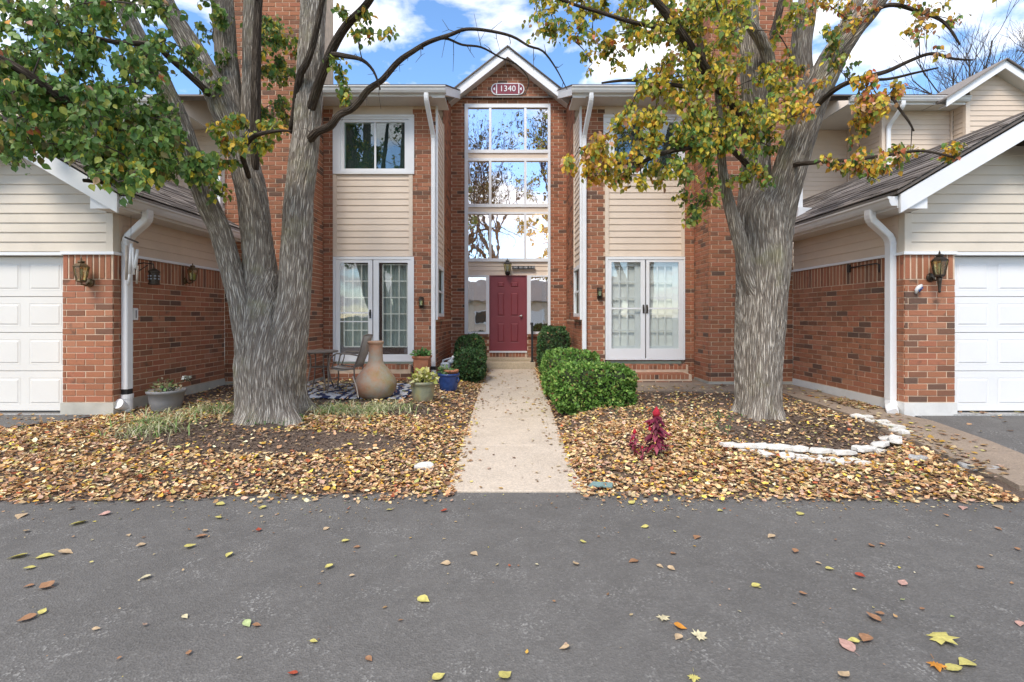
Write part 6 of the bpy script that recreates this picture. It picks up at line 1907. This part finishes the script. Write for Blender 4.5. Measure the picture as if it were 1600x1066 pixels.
def sconce(c, label):
    c = Vector(c); t = thing('wall_sconce', tuple(c), label, 'lamp', 'small sconces beside the doors')
    MB().box(c.x - .045, c.x + .045, c.y + .02, c.y + .035, c.z - .10, c.z + .12).build('back_plate', M['bronze'], t)
    MB().lathe((c.x, c.y - .04, c.z - .06), [(.045, 0), (.05, .01), (.05, .015)], 12).build('base', M['bronze'], t)
    MB().lathe((c.x, c.y - .04, c.z - .045), [(.04, 0), (.045, .10)], 12).build('glass', M['lglass'], t)
    MB().lathe((c.x, c.y - .04, c.z + .056), [(.055, 0), (.05, .02), (.012, .05), (.003, .08)], 12).build('roof', M['bronze'], t)
    MB().tube([(c.x, c.y + .02, c.z - .08), (c.x, c.y - .04, c.z - .09), (c.x, c.y - .04, c.z - .06)], .01, 6).build('bracket', M['bronze'], t)
sconce((-1.735, 9.955, 1.6 + .27), 'small dark sconce on the brick pier left of the entry')
sconce((1.80, 9.955, 1.6 + .46), 'small dark sconce on the brick pier right of the entry')
# pendant in the foyer, lit
pc = Vector((PX(843, 352, 13.6)))
t = thing('pendant_lamp', tuple(pc), 'glowing foyer pendant lamp seen through the right window pane', 'lamp')
MB().lathe(tuple(pc - Vector((0, 0, .16))), [(.02, 0), (.055, .03), (.065, .12), (.05, .24), (.02, .27)], 16).build('bulb', M['bulb'], t, smooth=True)
MB().lathe(tuple(pc + Vector((0, 0, .12))), [(.13, 0), (.12, .03), (.03, .10)], 16).build('shade', M['brass'], t, smooth=True)
MB().tube([pc + Vector((0, 0, .2)), (pc.x, pc.y, 6.95)], .008, 6).build('cord', M['brass'], t)
pl = bpy.data.lights.new('pendant_light', 'POINT'); pl.energy = 55; pl.color = (1.0, .62, .28); pl.shadow_soft_size = .1
link(bpy.data.objects.new('pendant_light', pl), t, tuple(pc + Vector((0, -.0, -.30))))
# number plaque in the gable
NPL = simple('plaque_red', (.21,.020,.040), .45, .08, 8); PLW = M['white']
pc = PX(793.3, 140, 12.585); sx = 12.585 / F
t = thing('number_plaque', tuple(pc), 'rounded burgundy house number plaque reading 1340 in the gable', 'sign')
def stadium(hw, hh, y, n=10):
    pts = []
    for k in range(n + 1): a = -math.pi/2 + math.pi * k / n; pts.append((pc.x + hw - hh + hh * math.cos(a), y, pc.z + hh * math.sin(a)))
    for k in range(n + 1): a = math.pi/2 + math.pi * k / n; pts.append((pc.x - hw + hh + hh * math.cos(a), y, pc.z + hh * math.sin(a)))
    return pts
MB().prism(stadium(26 * sx, 9.2 * sx, pc.y), (0, -.03, 0), (0, .0, 0)).build('rim', PLW, t)
MB().prism(stadium(24.4 * sx, 7.8 * sx, pc.y), (0, -.036, 0), (0, -.0305, 0)).build('plate', NPL, t)
for a in (-17.3, 17.3):
    bx('divider', PLW, t, pc.x + a * sx - .012, pc.x + a * sx + .012, pc.y - .041, pc.y - .0365, pc.z - 7.8 * sx, pc.z + 7.8 * sx)
    e = pc.x + a * 1.20 * sx
    MB().prism([(e + .03 * math.cos(q * 1.0472) * (1 if q % 2 else .55), pc.y, pc.z + .042 * math.sin(q * 1.0472) * (1 if q % 2 else .8)) for q in range(6)], (0, -.041, 0), (0, -.0365, 0)).build('ornament', PLW, t)
tm = text_mesh('1340', .205, 'numerals'); tm.materials.append(PLW)
o = share('numerals', tm, t, (pc.x, pc.y - .042, pc.z), rot=(math.radians(90), 0, 0)); o.scale = (1.0, 1.0, 1)
pc2 = PX(818, 418.2, 12.55)
t = thing('unit_plaque', tuple(pc2), 'narrow black unit number plaque beside the lantern above the door', 'sign')
bx('plate', M['black'], t, pc2.x - .285, pc2.x + .285, pc2.y - .012, pc2.y + .02, pc2.z - .04, pc2.z + .04)
tm = text_mesh('1340  101-108  F1-F2', .064, 'lettering'); tm.materials.append(PLW)
share('lettering', tm, t, (pc2.x, pc2.y - .0165, pc2.z - .001), rot=(math.radians(90), 0, 0))
# small blue and white ceramic ornament on the right pier
pc = PX(1434, 453, 6.63)
t = thing('ceramic_ornament', tuple(pc), 'small blue and white ceramic ornament on the right garage pier', 'ornament')
orn = MB().tube([pc + Vector((-.035, -.012, -.05)), pc + Vector((-.03, -.018, 0)), pc + Vector((.0, -.02, .035)), pc + Vector((.04, -.014, .06))], [.012, .024, .028, .018], 10)
orn.build('body', M['pvc'], t, smooth=True)
MB().tube([pc + Vector((.0, -.035, -.01)), pc + Vector((.03, -.035, .03))], [.012, .014], 8).build('wing', M['blue'], t, smooth=True)
MB().tube([pc + Vector((-.02, -.04, .005)), pc + Vector((-.005, -.04, -.03))], [.006, .008], 8).build('stripe', M['blue'], t, smooth=True)
# empty plant hook on the right garage wall
yh = 785 * 5.22 / (1378 - 795)
t = thing('plant_hook', (5.22, yh, 2.3), 'empty black plant bracket on the right garage side wall', 'hook')
MB().tube([(5.228, yh + .7, 2.345), (5.19, yh + .35, 2.35), (5.18, yh + .06, 2.35), (5.18, yh, 2.33), (5.18, yh, 2.22)], .010, 6).build('arm', M['black'], t, smooth=True)
MB().box(5.215, 5.233, yh + .66, yh + .72, 2.28, 2.40).build('wall_plate', M['black'], t)
# bracket with a hanging tin lantern, wind chime, white thermometer on the left garage
yb = 785 * 5.1 / (795 - 232)
t = thing('hanging_lantern', (-5.05, yb, 2.1), 'dark pierced tin lantern hanging from a bracket on the left garage wall', 'lantern')
MB().tube([(-5.235, yb - .05, 2.34), (-5.15, yb - .02, 2.36), (-5.03, yb, 2.345), (-5.02, yb, 2.28)], .008, 6).build('bracket', M['black'], t, smooth=True)
MB().tube([(-5.235, yb - .05, 2.22), (-5.10, yb - .01, 2.33)], .006, 6).build('brace', M['black'], t)
tc_ = (-5.02, yb, 2.05)
MB().lathe(tc_, [(.06, 0), (.072, .005), (.072, .02), (.066, .025), (.066, .165), (.074, .17), (.074, .19), (.05, .215), (.015, .235)], 16).build('body', M['bronze'], t)
for k in range(8):
    a = math.pi / 4 * k
    for h in (.07, .11):
        MB().lathe((tc_[0] + .064 * math.cos(a), tc_[1] + .064 * math.sin(a), tc_[2] + h), [(.002, 0), (.014, .01), (.014, .016), (.002, .026)], 8).build('pierced_rosette', M['meter'], t)
yc = 6.70
t = thing('wind_chime', (-4.98, yc, 2.3), 'bleached wooden wind chime hanging by the left downspout', 'wind chime')
xc = -(795 - 207) * yc / F
MB().tube([(xc - .10, yc, 2.66), (xc + .09, yc - .02, 2.585)], .012, 8).build('crossbar', M['twig'], t)
MB().tube([(xc - .02, yc, 2.62), (xc - .02, yc, 2.95)], .0025, 4).build('cord', M['black'], t)
for (dx_, z1_, L_, r_) in ((-.07, 2.55, .46, .016), (-.02, 2.57, .40, .018), (.045, 2.50, .26, .021), (.065, 2.28, .24, .014), (-.04, 2.30, .28, .016), (.02, 2.52, .36, .015)):
    MB().tube([(xc + dx_, yc + random.uniform(-.03, .03), z1_), (xc + dx_, yc + random.uniform(-.03, .03), z1_ - L_)], r_, 10).build('chime_tube', M['wood'] if random.random() > .35 else M['pvc'], t, smooth=True)
yt = 785 * 5.2 / (795 - 205.5)
t = thing('thermometer', (-5.2, yt, 1.6), 'slim white outdoor thermometer on the left garage wall behind the downspout', 'thermometer')
MB().box(-5.228, -5.205, yt + .05, yt + .14, 1.55, 1.72).build('case', M['pvc'], t, bevel=.008)
bx('scale', M['black'], t, -5.2045, -5.2035, yt + .085, yt + .10, 1.58, 1.69)

# ---------------------------------------------------------------- house across the road, mirrored in the sidelights
oh = thing('house_across', (0, -20, 0), 'low tan house across the road mirrored in the entry sidelights', 'house')
bx('wall', M['siding'], oh, -9, 9, -24, -20, 0, 3.0)
MB().prism([(-9.6, -19.4, 2.9), (9.6, -19.4, 2.9), (9.6, -22, 4.9), (-9.6, -22, 4.9)], (0, 0, 0), (0, 0, .1)).build('roof', M['shingle'], oh)
MB().prism([(-9.6, -24.6, 2.9), (9.6, -24.6, 2.9), (9.6, -22, 4.9), (-9.6, -22, 4.9)], (0, 0, 0), (0, 0, .1)).build('roof_back_slope', M['shingle'], oh)
for x in (-6.5, -2.2, 5.6):
    w = bx('window', M['white'], oh, x - .8, x + .8, -19.98, -19.9, .9, 2.2)
    bx('pane', M['dark_backing'], w, x - .7, x + .7, -19.895, -19.88, 1.0, 2.1)
gd = bx('garage_door', M['gdoor'], oh, .4, 3.2, -19.98, -19.9, .02, 2.2)
for k in range(4): bx('door_section', M['gdoor'], gd, .45, 3.15, -19.895, -19.87, .06 + k * .54, .54 + k * .54)
bx('front_door', M['brown'], oh, -.9, .0, -19.98, -19.9, .02, 2.1)
